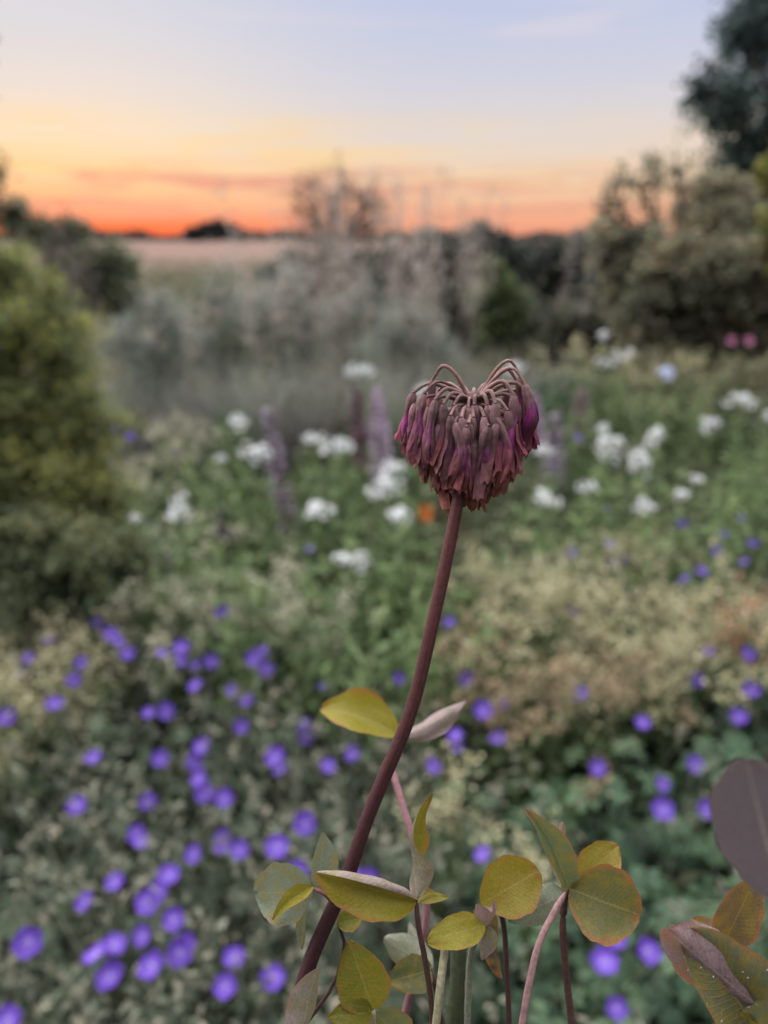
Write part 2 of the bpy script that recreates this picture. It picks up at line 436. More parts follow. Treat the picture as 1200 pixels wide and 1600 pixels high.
# tall dark tree on the right
woody('tall_tree', 'tall dark blue-green tree rising above the tan-leaved shrub into the sky', 'tree', foot(1330, 9.4),
      LB(9.2, (1205, 40, 88), (1140, 150, 72), (1280, 150, 130, .6), (1240, -90, 110), (1190, 235, 80, .3), (1330, 300, 130, 1), (1330, -10, 150, 1), (1090, 140, 28, 0, .8), (1150, 60, 42), (1165, 300, 55, .4), (1200, 345, 60, .3), (1240, 240, 90, .5)),
      .10, 34000, [(.040, .062, .060), (.06, .09, .085), (.085, .12, .10)], trunk_r=.16, width=.55)
# tan grey shrub on the right
TAN = [(.185, .175, .11), (.14, .145, .095), (.095, .105, .07), (.25, .215, .135)]
woody('spreading_shrub', 'wide shrub with tan and grey-green leaves and lacy outer twigs below the tall tree', 'shrub', foot(1090, 6.7),
      LB(6.6, (1000, 300, 55, 0, .09), (1060, 268, 42, 0, .09), (965, 290, 34, 0, .09), (1020, 262, 34, 0, .09), (945, 335, 30, 0, .09), (1010, 400, 58), (1115, 372, 78), (1180, 420, 90), (950, 385, 40, 0, .7), (985, 440, 60), (1090, 455, 70, -.2), (1190, 510, 60, -.2), (1120, 300, 45, 0, .6), (960, 320, 25, 0, .09), (1010, 490, 55, -.2), (1060, 415, 64, -.3), (1140, 440, 75, -.4), (1100, 530, 60, -.1)),
      .075, 26000, TAN, trunk_r=.06, width=.5)
woody('yellow_shrub', 'yellow-green shrub beside the wide tan-leaved shrub', 'shrub', foot(1230, 6.0),
      LB(5.8, (1222, 268, 40), (1222, 370, 40), (1250, 330, 60), (1235, 430, 42)), .06, 5000, [(.15, .15, .03), (.20, .19, .035), (.09, .1, .03)], trunk_r=.05)
# dark hedge across the middle
HG = [(.030, .036, .030), (.044, .05, .040), (.06, .064, .05)]
for i, (px, top, w, d) in enumerate([(455, 388, 46, 14.5), (510, 386, 46, 14.2), (565, 384, 50, 14), (615, 376, 56, 13.5), (668, 366, 50, 12.6), (722, 360, 48, 12.2), (758, 352, 40, 11.8), (800, 372, 46, 12.4), (838, 374, 48, 12), (880, 372, 50, 11.4), (925, 368, 52, 11), (965, 400, 60, 10)]):
    woody('hedge_bush', 'dark bush in the hedge row between the bare branching tree and the wide tan shrub', 'bush', foot(px, d),
          LB(d, (px, top + w * .75, w * .75), (px - w * .4, top + w * 1.15, w * .7), (px + w * .45, top + w * 1.2, w * .7), (px, top + w * 2, w), (px + w * .3, top + w * 2.9, w * .9)),
          .13, 6500, HG, trunk_r=.06, group='dark bushes of the hedge row', tips=None)
for (px, py, d) in [(815, 500, 9.0), (905, 515, 8.4), (700, 500, 9.2)]:
    woody('undergrowth_bush', 'low dark bush at the foot of the hedge row', 'bush', foot(px, d), LB(d, (px, py, 60), (px + 50, py + 30, 50), (px - 45, py + 25, 50)), .09, 4200, [(.03, .034, .024), (.05, .055, .035), (.075, .075, .045)], trunk_r=.05, group='low bushes before the hedge')
woody('bright_shrub', 'small upright light green shrub standing before the dark hedge', 'shrub', foot(775, 7.6),
      LB(7.6, (765, 420, 22), (785, 450, 30), (755, 468, 30), (800, 480, 30), (775, 510, 36)), .06, 3400, [(.07, .095, .035), (.1, .13, .045), (.05, .07, .03)], trunk_r=.03)
# open small tree against the glow
def open_tree():
    d = 21.0; base = foot(528, d)
    root = empty('branching_tree', base, 'small open tree with arching bare-looking branches against the sunset', 'tree')
    tb = MB(); tw = MB(); lb = MB(); bark = (.03, .024, .02)
    for (sx, ends) in [(500, [(455, 300), (462, 330), (480, 292), (500, 340)]), (520, [(505, 288), (530, 276), (545, 290), (520, 310)]), (548, [(570, 292), (590, 312), (606, 330), (560, 310), (600, 350), (575, 330)])]:
        b0 = base + np.array([(sx - 528) / FPX * d * .5, 0, 0]); mid = P(sx, 362, d)
        branch(tb, b0, mid, .11, .075, bark, .04, 8, 6)
        for (ex, ey) in ends:
            e = P(ex, ey, d + rng.normal(0, .5))
            p = branch(tw, mid, e, .055, .02, bark, .35, 10, 5)
            for q in range(9):
                a = p[rng.integers(3, 10)]; z = a + rng.normal(0, .24, 3) + np.array([0, 0, .05])
                branch(tw, a, z, .016, .006, bark, .3, 5, 3)
                n = 16
                leaves(lb, z + rng.normal(0, .10, (n, 3)), rand_dirs(n), .085, .05, mixcol([(.05, .042, .03), (.07, .06, .035)], n))
    for k in range(5):
        c = P(480 + k * 24, 368, d); n = 260
        leaves(lb, c + rng.normal(0, .22, (n, 3)), rand_dirs(n), .1, .06, mixcol([(.03, .032, .022), (.05, .05, .03)], n))
    tb.build('trunk', M_BARK, root, base); tw.build('branches', M_BARK, root, base); lb.build('crown', M_FOL, root, base, kind='stuff')
open_tree()
# far hedgerow and the dark copse on the field edge
far = MB(); n = 9000
X = rng.uniform(-190, 120, n); hh = 1.6 + .9 * np.sin(X * .13) + .6 * np.sin(X * .41 + 1)
pos = np.stack([X, 250 + rng.normal(0, 2, n), rng.random(n) ** .8 * np.maximum(hh, .7)], 1)
leaves(far, pos, rand_dirs(n, .3), 1.5, 1.0, mixcol([(.03, .032, .03), (.045, .045, .04)], n))
fo = far.build('far_hedgerow', M_FOL); fo['kind'] = 'stuff'; fo['label'] = 'thin dark hedgerow along the far edge of the pale field'; fo['category'] = 'hedgerow'
d = 190.
woody('far_tree', 'low rounded dark tree on the far edge of the pale field', 'tree', foot(340, d), LB(d, (338, 361, 14), (318, 364, 12), (362, 365, 12), (300, 367, 9), (376, 368, 8)), 1.3, 3600, [(.03, .032, .03), (.04, .042, .038)], trunk_r=.3, twigs=10)
# left: trees and shrubs behind the feathery bush
woody('roadside_tree', 'tree reaching thin twigs into the sky above the feathery green bush', 'tree', foot(-150, 6.2),
      LB(6.2, (-70, 60, 62, 0, .8), (-45, 180, 40, 0, .6), (-60, 260, 60), (-130, 150, 110), (-20, 285, 30, 0, .5), (-14, 62, 16, 0, .25), (-12, 262, 22, 0, .3)),
      .06, 6000, [(.045, .054, .034), (.07, .08, .045), (.1, .095, .05)], trunk_r=.05)
woody('rounded_shrub', 'dull green shrub behind the feathery bush at the field side', 'shrub', foot(90, 7.4),
      LB(7.4, (15, 335, 34), (60, 372, 36), (110, 365, 30), (150, 420, 40), (180, 418, 36), (110, 440, 55), (190, 460, 42)), .07, 8000, [(.07, .085, .05), (.10, .115, .065), (.14, .15, .085)], trunk_r=.05, clump=.32)
# the feathery yellow-green bush, near left
woody('feathery_bush', 'large feathery yellow-green bush standing at the edge of the flower bed', 'bush', foot(15, 2.35),
      LB(2.3, (15, 430, 70), (60, 500, 80), (-20, 540, 130), (95, 560, 70), (55, 640, 115), (140, 660, 70), (100, 760, 105), (165, 790, 62), (20, 830, 130), (115, 880, 85), (-60, 700, 150)),
      .026, 46000, [(.18, .20, .075), (.14, .165, .07), (.10, .13, .06), (.23, .24, .08)], bark=(.08, .07, .045), trunk_r=.02, width=.26, clump=.16, tips=[(.27, .27, .06), (.21, .23, .06)], twigs=10, up=.4)
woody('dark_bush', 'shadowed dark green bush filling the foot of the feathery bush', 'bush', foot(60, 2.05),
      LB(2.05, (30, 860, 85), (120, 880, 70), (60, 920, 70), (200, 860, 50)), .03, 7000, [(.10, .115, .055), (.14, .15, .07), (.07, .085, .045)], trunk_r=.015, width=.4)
# grey-green willow-like shrubs in the middle
GRY = [(.20, .22, .185), (.14, .16, .135), (.27, .285, .25), (.10, .12, .095)]
for (px, top, w, d, lab) in [(240, 455, 60, 5.9, 'silver-grey fine-leaved shrub nearest the feathery bush'), (345, 425, 62, 6.3, 'silver-grey fine-leaved shrub with a dark green crown behind the lavender spires'), (445, 418, 66, 6.0, 'silver-grey fine-leaved shrub among the tall grass plumes'), (560, 430, 62, 6.4, 'silver-grey fine-leaved shrub in front of the small open tree'), (640, 470, 60, 5.8, 'silver-grey fine-leaved shrub in front of the dark hedge')]:
    woody('silver_shrub', lab, 'shrub', foot(px, d), LB(d, (px, top + 35, w * .8), (px - 30, top + 80, w), (px + 35, top + 85, w), (px, top + 150, w * 1.1), (px + 10, top + 210, w)),
          .055, 7000, GRY if px != 345 else [(.09, .125, .08), (.12, .15, .1)] + GRY[:2], trunk_r=.03, width=.22, up=.7, clump=.2)

# ------------------------------------------------------------------ tall grasses
def grass(name, label, base, h, r, n, cols, width=.006, plumes=0, pcol=None, ph=1.5, group=None, cat='grass', droop=.35):
    base = np.asarray(base, float); root = empty(name, base, label, cat, group)
    mb = MB()
    b = base + np.stack([rng.normal(0, r * .35, n), rng.normal(0, r * .35, n), np.zeros(n)], 1)
    dr = rng.normal(0, .28, (n, 3)); dr[:, 2] = 1
    strips(mb, b, dr, h * rng.uniform(.6, 1.1, n), width, mixcol(cols, n), rng.uniform(.05, droop * 1.5, n), 6)
    mb.build('blades', M_GRASS, root, base, kind='stuff')
    for i in range(plumes):
        pm = MB(); a = base + np.array([rng.normal(0, r * .3), rng.normal(0, r * .3), 0])
        L = ph * rng.uniform(.78, 1.1); e = a + np.array([rng.normal(0, .10) * L, rng.normal(0, .10) * L, L])
        p = smooth_path([a, (a + e) / 2 + rng.normal(0, .02, 3), e], 9)
        tube(pm, p, np.linspace(.003, .0012, 9), pcol, 3)
        m = 80; t = rng.uniform(.62, 1.0, m); q = a + (e - a) * t[:, None]
        leaves(pm, q + rng.normal(0, .03, (m, 3)), rand_dirs(m, .5), .05, .010, mixcol([pcol], m))
        pm.build('seed_stalk', M_GRASS, root, base)
    return root
GC = [(.27, .28, .23), (.20, .22, .165), (.34, .335, .29), (.15, .175, .115)]
GC2 = [(.16, .165, .14), (.12, .13, .10), (.22, .21, .19)]
for i, (px, d, h, pl, ph) in enumerate([(470, 4.6, .95, 9, 1.5), (551, 4.9, 1.0, 12, 1.55), (625, 4.5, .9, 12, 1.55), (690, 5.2, .85, 10, 1.6), (395, 5.0, .9, 5, 1.35), (300, 4.9, .85, 4, 1.25), (760, 5.6, .7, 8, 1.6), (850, 6.2, .6, 8, 1.62)]):
    grass('tall_grass', ('pale tall grass clump with feathery seed stalks before the dark hedge' if px > 600 else 'pale tall grass clump with feathery seed stalks before the silver shrubs'), foot(px, d), h, .35, 260, GC if px % 2 else GC2, .007, pl if px < 700 else pl // 3, (.30, .26, .22), ph,
          'tall grasses before the hedge' if px > 600 else 'tall grasses before the silver shrubs')
for (px, py, cc_) in [(215, 560, 0), (290, 590, 1), (350, 555, 2), (415, 585, 0), (480, 560, 1), (600, 560, 2), (660, 560, 1), (720, 580, 2)]:
    cl = [[(.06, .065, .055), (.09, .09, .075)], [(.10, .085, .08), (.14, .12, .105)], [(.06, .095, .045), (.09, .13, .06)]][cc_]
    grass('bedding_grass', ['dark grey-green tuft at the foot of the silver shrubs', 'brownish grass tuft at the foot of the silver shrubs', 'fresh green grass tuft at the foot of the silver shrubs'][cc_], foot(px, 4.35), .58, .3, 240, cl, .009, 0, None, 1, ['dark grass tufts', 'brown grass tufts', 'green grass tufts'][cc_])
for (px, d) in [(95, 5.0), (130, 5.4)]:
    grass('tall_grass', 'thin grass clump with dark seed stalks standing against the red glow', foot(px, d), .8, .25, 160, GC, .006, 7, (.07, .055, .045), 1.42, 'thin grasses against the glow')

# ------------------------------------------------------------------ border plants
GREEN = [(.075, .115, .045), (.10, .14, .055), (.06, .095, .04), (.125, .16, .07)]
LIGHT = [(.125, .185, .07), (.09, .145, .055), (.16, .21, .085)]
def stalks(root, base, tops, leaf, cols, nl=26, w=.28, r=.004, stemcol=(.15, .195, .095)):
    """leafy upright stems, one mesh for each stem"""
    for tp in tops:
        tp = np.asarray(tp, float); mb = MB()
        a = np.array([base[0] + (tp[0] - base[0]) * .35 + rng.normal(0, .02), base[1] + (tp[1] - base[1]) * .35 + rng.normal(0, .02), 0])
        p = smooth_path([a, (a + tp) / 2 + rng.normal(0, .012, 3), tp], 8)
        tube(mb, p, np.linspace(r, r * .55, 8), stemcol, 4)
        t = rng.uniform(.2, .97, nl); q = a + (tp - a) * t[:, None]
        dr = rand_dirs(nl, .35); leaves(mb, q, dr, leaf * (1.15 - .5 * t), leaf * w * (1.1 - .4 * t), mixcol(cols, nl))
        mb.build('stem', M_FOL, root, base)
def phlox_head(mb, c, r, n, col, flat=.8):
    sub = rng.normal(0, r * .45, (4, 3)) * [1, 1, .6 * flat]; sub[0] = 0
    v = rand_dirs(n, .35); c0 = c + sub[rng.integers(4, size=n)] + .78 * v * np.array([r, r, r * flat]) * rng.uniform(.75, 1.05, (n, 1))
    fr = r * .36
    for i in range(n):
        nn = unit(v[i] + rng.normal(0, .2, 3)); s = unit(np.cross(nn, rng.normal(size=3))); t = np.cross(nn, s)
        vs_ = [c0[i] - nn * fr * .3]
        for k in range(10):
            an = k / 10 * 2 * math.pi; rr = fr * (1.0 if k % 2 == 0 else .55) * rng.uniform(.85, 1.1)
            vs_.append(c0[i] + (s * math.cos(an) + t * math.sin(an)) * rr + nn * fr * .1 * (k % 2))
        mb.add(vs_, [[0, 1 + k, 1 + (k + 1) % 10] for k in range(10)], np.array(col) * rng.uniform(.85, 1.05))
WHITE = (.60, .62, .61)
def white_phlox(px, py, rpx, z=None, d=None, label='', group='', tall=1.0, col=WHITE, more=()):
    d = d or min(4.6, plane_depth(py, z if z else .62)); c = P(px, py, d); base = np.array([c[0] + rng.normal(0, .02), c[1] + .03, 0])
    root = empty('white_phlox', base, label, 'flower', group)
    r = rpx / FPX * d
    heads = [(c, r)] + [(P(x, y, d + rng.normal(0, .03)), q / FPX * d) for x, y, q in more]
    tops = [h[0] - np.array([0, 0, h[1] * .5]) for h in heads]
    ex = [base + np.array([rng.normal(0, .07), rng.normal(0, .07), c[2] * rng.uniform(.6, .9)]) for _ in range(3)]
    stalks(root, base, tops + ex, .085, LIGHT, 26, .27)
    for hc, hr in heads:
        mb = MB(); phlox_head(mb, hc, hr, 22 if tall == 1 else 40, col, .8 * tall); mb.build('flower_head', M_PETAL, root, base)
LA = 'white phlox with a domed flower head growing among the purple spires'
LB2 = 'white phlox with a domed flower head growing right of the faded clover'
LC = 'tall narrow white phlox spire standing behind the violet cranesbill'
A = 'white phlox among the spires'; B = 'white phlox beyond the clover'
for (px, py, r) in [(404, 708, 22), (534, 700, 22), (497, 800, 20), (281, 793, 20), (369, 664, 16), (565, 585, 18), (490, 685, 13), (344, 716, 9), (212, 810, 10), (660, 612, 13), (628, 806, 20)]:
    white_phlox(px, py, r, label=LA, group=A)
white_phlox(606, 760, 24, label='white phlox with two joined flower heads beside the purple spires', group='', more=[(622, 735, 18), (588, 772, 14)])
white_phlox(542, 878, 19, z=.5, label='low white phlox with paired flower heads in front of the spires', group='', more=[(566, 872, 17)])
for (px, py, r) in [(852, 777, 19), (912, 762, 14), (1010, 792, 17), (848, 702, 14), (1158, 625, 16), (1115, 662, 15), (1070, 775, 13), (1088, 750, 11), (805, 575, 15), (948, 570, 11), (974, 558, 12), (1202, 650, 10), (941, 525, 9)]:
    white_phlox(px, py, r, label=LB2, group=B)
for (px, py) in [(948, 700), (998, 725)]:
    white_phlox(px, py, 17, label=LC, group='narrow white spires', tall=2.1, more=[(px + 22, py - 36, 13)] if px > 950 else [(px - 2, py - 24, 10)])
white_phlox(1040, 582, 15, label='pale blue phlox head standing before the wide tan shrub', col=(.55, .60, .78))
for o in [o for o in D.objects if o.get('group') == '']:
    del o['group']

# purple flower spires
def spire(bx, by, tx, ty, wpx, d, label, cols, group=None):
    t = P(tx, ty, d); b = P(bx, by, d); base = np.array([b[0] + (b[0] - t[0]) * .5, b[1] + .02, 0])
    root = empty('purple_spire', base, label, 'flower', group)
    stalks(root, base, [b], .10, GREEN, 20, .3, .004)
    mb = MB(); tube(mb, smooth_path([b, (b + t) / 2, t], 6), np.linspace(.004, .0015, 6), (.09, .06, .06), 5)
    n = 420; u = rng.random(n) ** .85; r = wpx / FPX * d * .62 * (1 - u ** 2 * .8)
    dr = rand_dirs(n, .25); pos = b + (t - b) * u[:, None] + dr * r[:, None] * .55
    leaves(mb, pos, dr, .030 * (1.15 - .5 * u), .017, mixcol(cols, n, .2))
    mb.build('flower_spike', M_PETAL, root, base)
MAU = [(.17, .125, .155), (.27, .22, .27), (.42, .39, .43), (.12, .08, .10)]
PIN = [(.31, .21, .30), (.44, .35, .45), (.21, .13, .19), (.55, .48, .56)]
spire(446, 818, 418, 640, 34, 3.0, 'dark mauve flower spire leaning beside the domed white phlox', MAU)
spire(598, 765, 588, 610, 38, 3.3, 'pinkish lilac flower spire behind the joined white phlox heads', PIN)
spire(566, 735, 556, 610, 24, 3.5, 'slim dark plum flower spire behind the lilac spire', [(.12, .06, .08), (.16, .09, .12)])
spire(862, 760, 868, 650, 32, 3.4, 'greyish mauve flower spire right of the faded clover head', MAU)
spire(838, 700, 836, 620, 22, 3.7, 'short pale lilac spire right of the faded clover head', PIN)
spire(905, 690, 908, 610, 30, 3.9, 'faint dusky pink spire before the low hedge bushes', [(.22, .17, .15), (.28, .2, .22)])
spire(352, 840, 352, 800, 30, 2.8, 'short withered mauve flower spike among green stalks', MAU)
# small single flowers
def small_flower(px, py, rpx, d, col, label, name='daisy', z=None):
    c = P(px, py, d); base = np.array([c[0], c[1] + .03, 0]); root = empty(name, base, label, 'flower')
    stalks(root, base, [c], .07, GREEN, 14, .3, .0025)
    mb = MB(); n = 16; r = rpx / FPX * d
    for k in range(2):
        an = np.arange(n) / n * 2 * np.pi + k * .2; rad = np.stack([np.cos(an), np.sin(an) * .5 - .2, np.sin(an) * .8 + .25], 1)
        leaves(mb, np.tile(c, (n, 1)), rad, r * (1 - .3 * k), r * .4, mixcol([col], n))
    tube(mb, [c - np.array([0, 0, .004]), c + np.array([0, -.003, .004])], [r * .25, r * .2], np.array(col) * .5, 6)
    mb.build('bloom', M_PETAL, root, base)
small_flower(665, 803, 15, 2.9, (.55, .16, .03), 'single orange flower below the white phlox heads', 'orange_flower')
small_flower(1142, 533, 9, 5.0, (.5, .2, .33), 'pink flower head before the wide tan shrub, the lower of two', 'pink_flower')
small_flower(1170, 533, 9, 5.0, (.5, .2, .33), 'pink flower head before the yellow-green shrub, the further of two', 'pink_flower')

# leafy green and tan clumps that fill the bed
def leafy(px, py, d, label, cols, n=9, spread=.13, leaf=.085, w=.26, name='leafy_perennial', group='leafy clumps in the bed', nl=24):
    c = P(px, py, d); base = np.array([c[0], c[1], 0]); root = empty(name, base, label, 'plant', group)
    tops = [np.array([c[0] + rng.normal(0, spread), c[1] + rng.normal(0, spread), c[2] * rng.uniform(.72, 1.05)]) for _ in range(n)]
    stalks(root, base, tops, leaf, cols, nl, w)
def froth(px, py, d, label, cols, n=16, spread=.14, group='frothy seed clumps', size=.012, name='frothy_perennial', dens=70, gcols=GREEN):
    c = P(px, py, d); base = np.array([c[0], c[1], 0]); root = empty(name, base, label, 'plant', group)
    sm = MB(); hb = MB()
    for i in range(n):
        t = np.array([c[0] + rng.normal(0, spread), c[1] + rng.normal(0, spread), c[2] * rng.uniform(.75, 1.06)])
        a = base + np.array([rng.normal(0, .03), rng.normal(0, .03), 0])
        tube(sm, smooth_path([a, (a + t) / 2 + rng.normal(0, .015, 3), t], 6), np.linspace(.0024, .001, 6), (.10, .10, .05), 4)
        k = 14; q = a + (t - a) * rng.uniform(.1, .8, k)[:, None]; leaves(sm, q, rand_dirs(k, .3), .06, .028, mixcol(gcols, k))
        for j in range(6):
            e = t + rng.normal(0, .028, 3); tube(sm, [t - (t - a) * .06, e], [.0010, .0006], (.12, .11, .05), 3)
            m = dens // 6 + 4; leaves(hb, e + rng.normal(0, .011, (m, 3)), rand_dirs(m, .3), size, size * .8, mixcol(cols, m, .2))
    sm.build('stems', M_FOL, root, base, kind='stuff'); hb.build('seed_froth', M_PETAL, root, base, kind='stuff')
FR = [(.33, .30, .175), (.26, .25, .13), (.41, .375, .25), (.20, .21, .10)]
FR2 = [(.31, .31, .21), (.24, .25, .16), (.38, .36, .26)]
BR = [(.27, .19, .115), (.32, .24, .15), (.2, .15, .09)]
gl = 'upright leafy green clump between the white phlox stems'
for (px, py) in [(360, 640), (420, 760), (470, 700), (520, 740), (455, 860), (380, 820), (560, 840), (610, 850), (660, 880), (500, 930), (580, 960), (430, 960), (640, 960), (395, 900), (330, 760), (300, 720), (540, 660), (650, 700), (690, 850), (260, 860)]:
    leafy(px, py, plane_depth(py, .54), gl, LIGHT if rng.random() < .65 else GREEN, 7, .09)
gl2 = 'upright leafy green clump beyond the faded clover, under the phlox'
for (px, py) in [(780, 700), (820, 640), (880, 640), (940, 640), (1000, 650), (1060, 680), (1110, 720), (1170, 700), (900, 740), (980, 770), (1050, 740), (1140, 770), (790, 770), (830, 820), (1180, 640), (930, 600), (1080, 610), (1010, 600)]:
    leafy(px, py, min(4.6, plane_depth(py, .56)), gl2, LIGHT if rng.random() < .3 else [(.085, .1, .05), (.11, .12, .065), (.065, .08, .04)], 7, .11, group='leafy clumps beyond the clover')
leafy(845, 575, 4.4, 'broad dark green leafy clump beside the faded clover head', [(.03, .06, .03), (.045, .08, .04)], 14, .16, .10, .4, group='x')
leafy(1175, 590, 4.5, 'bushy green clump under the two pink flowers', [(.04, .075, .03), (.06, .09, .04)], 10, .14, group='x')
leafy(560, 615, 4.4, 'reddish brown leafy clump behind the slim plum spire', [(.10, .055, .05), (.08, .06, .04)], 8, .1, group='x')
for o in [o for o in D.objects if o.get('group') == 'x']:
    del o['group']
tl = 'frothy yellowish tan seedhead clump beside the violet cranesbill'
for (px, py) in [(770, 890), (840, 900), (900, 930), (960, 930), (1030, 920), (1100, 930), (1165, 930), (800, 980), (870, 1010), (950, 1000), (1040, 990), (1130, 990), (990, 860), (920, 870)]:
    froth(px, py, plane_depth(py, .46), tl, FR, 11, .10, 'frothy tan clumps', dens=40)
for (px, py) in [(720, 1010), (760, 1050), (900, 1040), (980, 1050), (830, 1080)]:
    froth(px, py, plane_depth(py, .42), 'frothy brownish seedhead clump low behind the clover stem', BR, 8, .07, 'frothy brown clumps', dens=36)
for (px, py) in [(30, 1010), (80, 1040), (20, 1090), (130, 1010)]:
    froth(px, py, plane_depth(py, .42), 'frothy cream seedhead clump below the dark bush', FR, 9, .08, 'frothy cream clumps', dens=44)
for (px, py) in [(420, 900), (470, 950), (250, 950), (330, 930), (180, 940), (230, 690), (270, 660), (300, 690), (200, 740), (280, 850)]:
    froth(px, py, min(4.2, plane_depth(py, .46)), 'frothy grey-tan seedhead clump before the feathery bush', FR2, 9, .1, 'frothy grey-tan clumps', dens=36)
for (px, py) in [(900, 545), (950, 590), (1010, 570), (1080, 560), (1130, 600), (1050, 630)]:
    froth(px, py, 4.9, 'frothy straw-yellow clump at the foot of the wide tan shrub', FR, 11, .17, 'frothy straw clumps', dens=40, size=.016)
for (px, py) in [(690, 1270), (820, 1310)]:
    froth(px, py, plane_depth(py, .38), 'small frothy cream seedhead rising from the low dark foliage', FR, 4, .035, 'small cream seedheads', dens=36)
froth(1185, 965, 1.9, 'rusty brown seedhead clump at the edge of the cranesbill', [(.2, .08, .04), (.25, .12, .07)], 8, .06, None, dens=40)

# ------------------------------------------------------------------ violet cranesbill
def lobed_leaf(mb, c, nrm, ax, size, col):
    nrm = unit(nrm); ax = unit(ax - nrm * np.dot(ax, nrm)); s = np.cross(nrm, ax)
    v = [c]; f = []
    for k in range(5):
        an = (k - 2) * .95 + rng.normal(0, .08); L = size * (1 - .12 * abs(k - 2)) * rng.uniform(.85, 1.1)
        dd = ax * math.cos(an) + s * math.sin(an); pp = np.cross(nrm, dd)
        b = len(v)
        v += [c + dd * L * .35 + pp * L * .10, c + dd * L * .35 - pp * L * .10, c + dd * L * .66 + pp * L * .26 + nrm * L * .05, c + dd * L * .66 - pp * L * .26 + nrm * L * .05, c + dd * L * .72, c + dd * L * 1.0 - nrm * L * .15]
        f += [[0, b + 1, b + 0], [b, b + 1, b + 4], [b, b + 4, b + 2], [b + 1, b + 3, b + 4], [b + 2, b + 4, b + 5], [b + 4, b + 3, b + 5]]
    mb.add(v, f, col)
CR = [(.045, .068, .04), (.065, .09, .055), (.115, .14, .095), (.028, .045, .026), (.05, .075, .04)]
CRG = [(.04, .078, .042), (.06, .11, .056), (.03, .055, .033), (.085, .14, .072)]
def petals_mesh(seed):
    r = np.random.default_rng(seed); mb = MB(); R0 = .0185
    for k in range(5):
        an = k / 5 * 2 * math.pi + r.normal(0, .08); dd = np.array([math.cos(an), math.sin(an), 0]); pp = np.array([-math.sin(an), math.cos(an), 0]); z = np.array([0, 0, 1.0])
        cup = r.uniform(.15, .45); nu, nv = 5, 5; vv = []; cc = []
        for i in range(nu):
            u = i / (nu - 1); w = R0 * .62 * math.sin(math.pi * min(.98, .12 + .8 * u ** .8)) ** .8
            for j in range(nv):
                q = (j / (nv - 1) - .5) * 2; uu = u - .06 * (q * q) * (u > .8) - .05 * (abs(q) < .1) * (u > .95)
                vv.append(dd * R0 * (uu + .03) + pp * w * q + z * (cup * R0 * u * u * .9 + .12 * R0 * q * q))
                base = np.array([.115, .05, .37]); cc.append(base * (1 - .2 * u) + np.array([.3, .26, .34]) * max(0, .32 - u) * 1.6)
        f = [[i * nv + j, i * nv + j + 1, (i + 1) * nv + j + 1, (i + 1) * nv + j] for i in range(nu - 1) for j in range(nv - 1)]
        mb.add(vv, f, np.array(cc))
    tube(mb, [(0, 0, -.003), (0, 0, .0), (0, 0, .004), (0, 0, .007)], [.001, .0022, .0012, .0005], (.5, .42, .5), 6)
    return mb
proto = []
for s in range(4):
    o = petals_mesh(s).build('flower', M_PETAL); proto.append(o.data); D.objects.remove(o)
FLW = [(89, 968), (153, 974), (172, 991), (184, 1003), (199, 1021), (77, 999), (46, 1028), (27, 1056), (128, 1035), (115, 1062), (15, 1118), (85, 1100), (283, 1012), (280, 1033), (251, 1022), (329, 1033), (307, 1041), (307, 1072), (363, 1079), (383, 1093), (348, 955), (398, 1028), (412, 1018), (415, 1045), (147, 1185), (251, 1185), (316, 1167), (304, 1190), (312, 1217), (322, 1238), (351, 1247), (121, 1259), (232, 1252), (214, 1303), (220, 1317), (304, 1334), (264, 1368), (245, 1397), (230, 1411), (180, 1378), (134, 1409), (44, 1472), (178, 1478), (151, 1493), (172, 1527), (224, 1462), (291, 1476), (281, 1489), (239, 1510), (366, 1497), (272, 1437), (433, 1324), (373, 1328), (477, 1286), (431, 1183), (440, 1206), (477, 1133), (479, 1150), (508, 1075), (260, 1110), (377, 1135), (350, 1315), (465, 1361), (232, 1114), (13, 1595), (352, 1541), (427, 1529),
       (512, 1197), (551, 1178), (553, 1372), (575, 1375), (622, 1060), (675, 1197), (712, 1165), (712, 1150), (728, 1060), (755, 1110), (785, 1100), (778, 1155),
       (903, 684), (945, 797), (953, 852), (981, 875), (957, 880), (895, 866), (842, 876), (1064, 818), (1129, 835), (1157, 812), (1121, 861), (1051, 870), (1096, 893), (1071, 906), (1164, 879), (1175, 850), (897, 955), (702, 972), (1007, 880),
       (1167, 1022), (1107, 1018), (1087, 1062), (1175, 1078), (1153, 1120), (1003, 1130), (908, 1085), (935, 1200), (1033, 1225), (1035, 1265), (1103, 1265), (945, 1505), (1012, 1487), (963, 1575), (1085, 1195), (180, 670), (203, 683), (341, 876), (276, 708), (485, 857), (8, 1122), (755, 1335), (965, 1465)]
fpos = [P(x, y, plane_depth(y, .40 + rng.normal(0, .02)) if y > 790 else min(4, plane_depth(y, .55))) for x, y in FLW]
MOUNDS = [(-.72, .62, 0), (-.46, .55, 0), (-.22, .58, 0), (-.60, .86, 0), (-.36, .83, 0), (-.12, .80, 0), (-.82, 1.05, 0), (-.50, 1.12, 0), (-.22, 1.10, 0), (.03, .98, 0), (-.98, 1.38, 0), (-.66, 1.42, 0), (-.34, 1.45, 0), (-.05, 1.32, 0), (-.95, 1.72, 0), (-.6, 1.8, 0),
          (.20, .60, 1), (.42, .56, 1), (.62, .66, 1), (.28, .88, 1), (.52, .92, 1), (.22, 1.2, 1), (.48, 1.25, 1), (.74, .98, 1), (.76, 1.3, 1), (.98, 1.25, 1), (.95, 1.6, 1), (0.0, .56, 1), (1.0, 2.1, 1), (.75, 2.15, 1), (.5, 2.2, 1), (-.3, 2.2, 1), (-.9, 2.6, 1), (.72, 1.75, 1)]
owner = {}
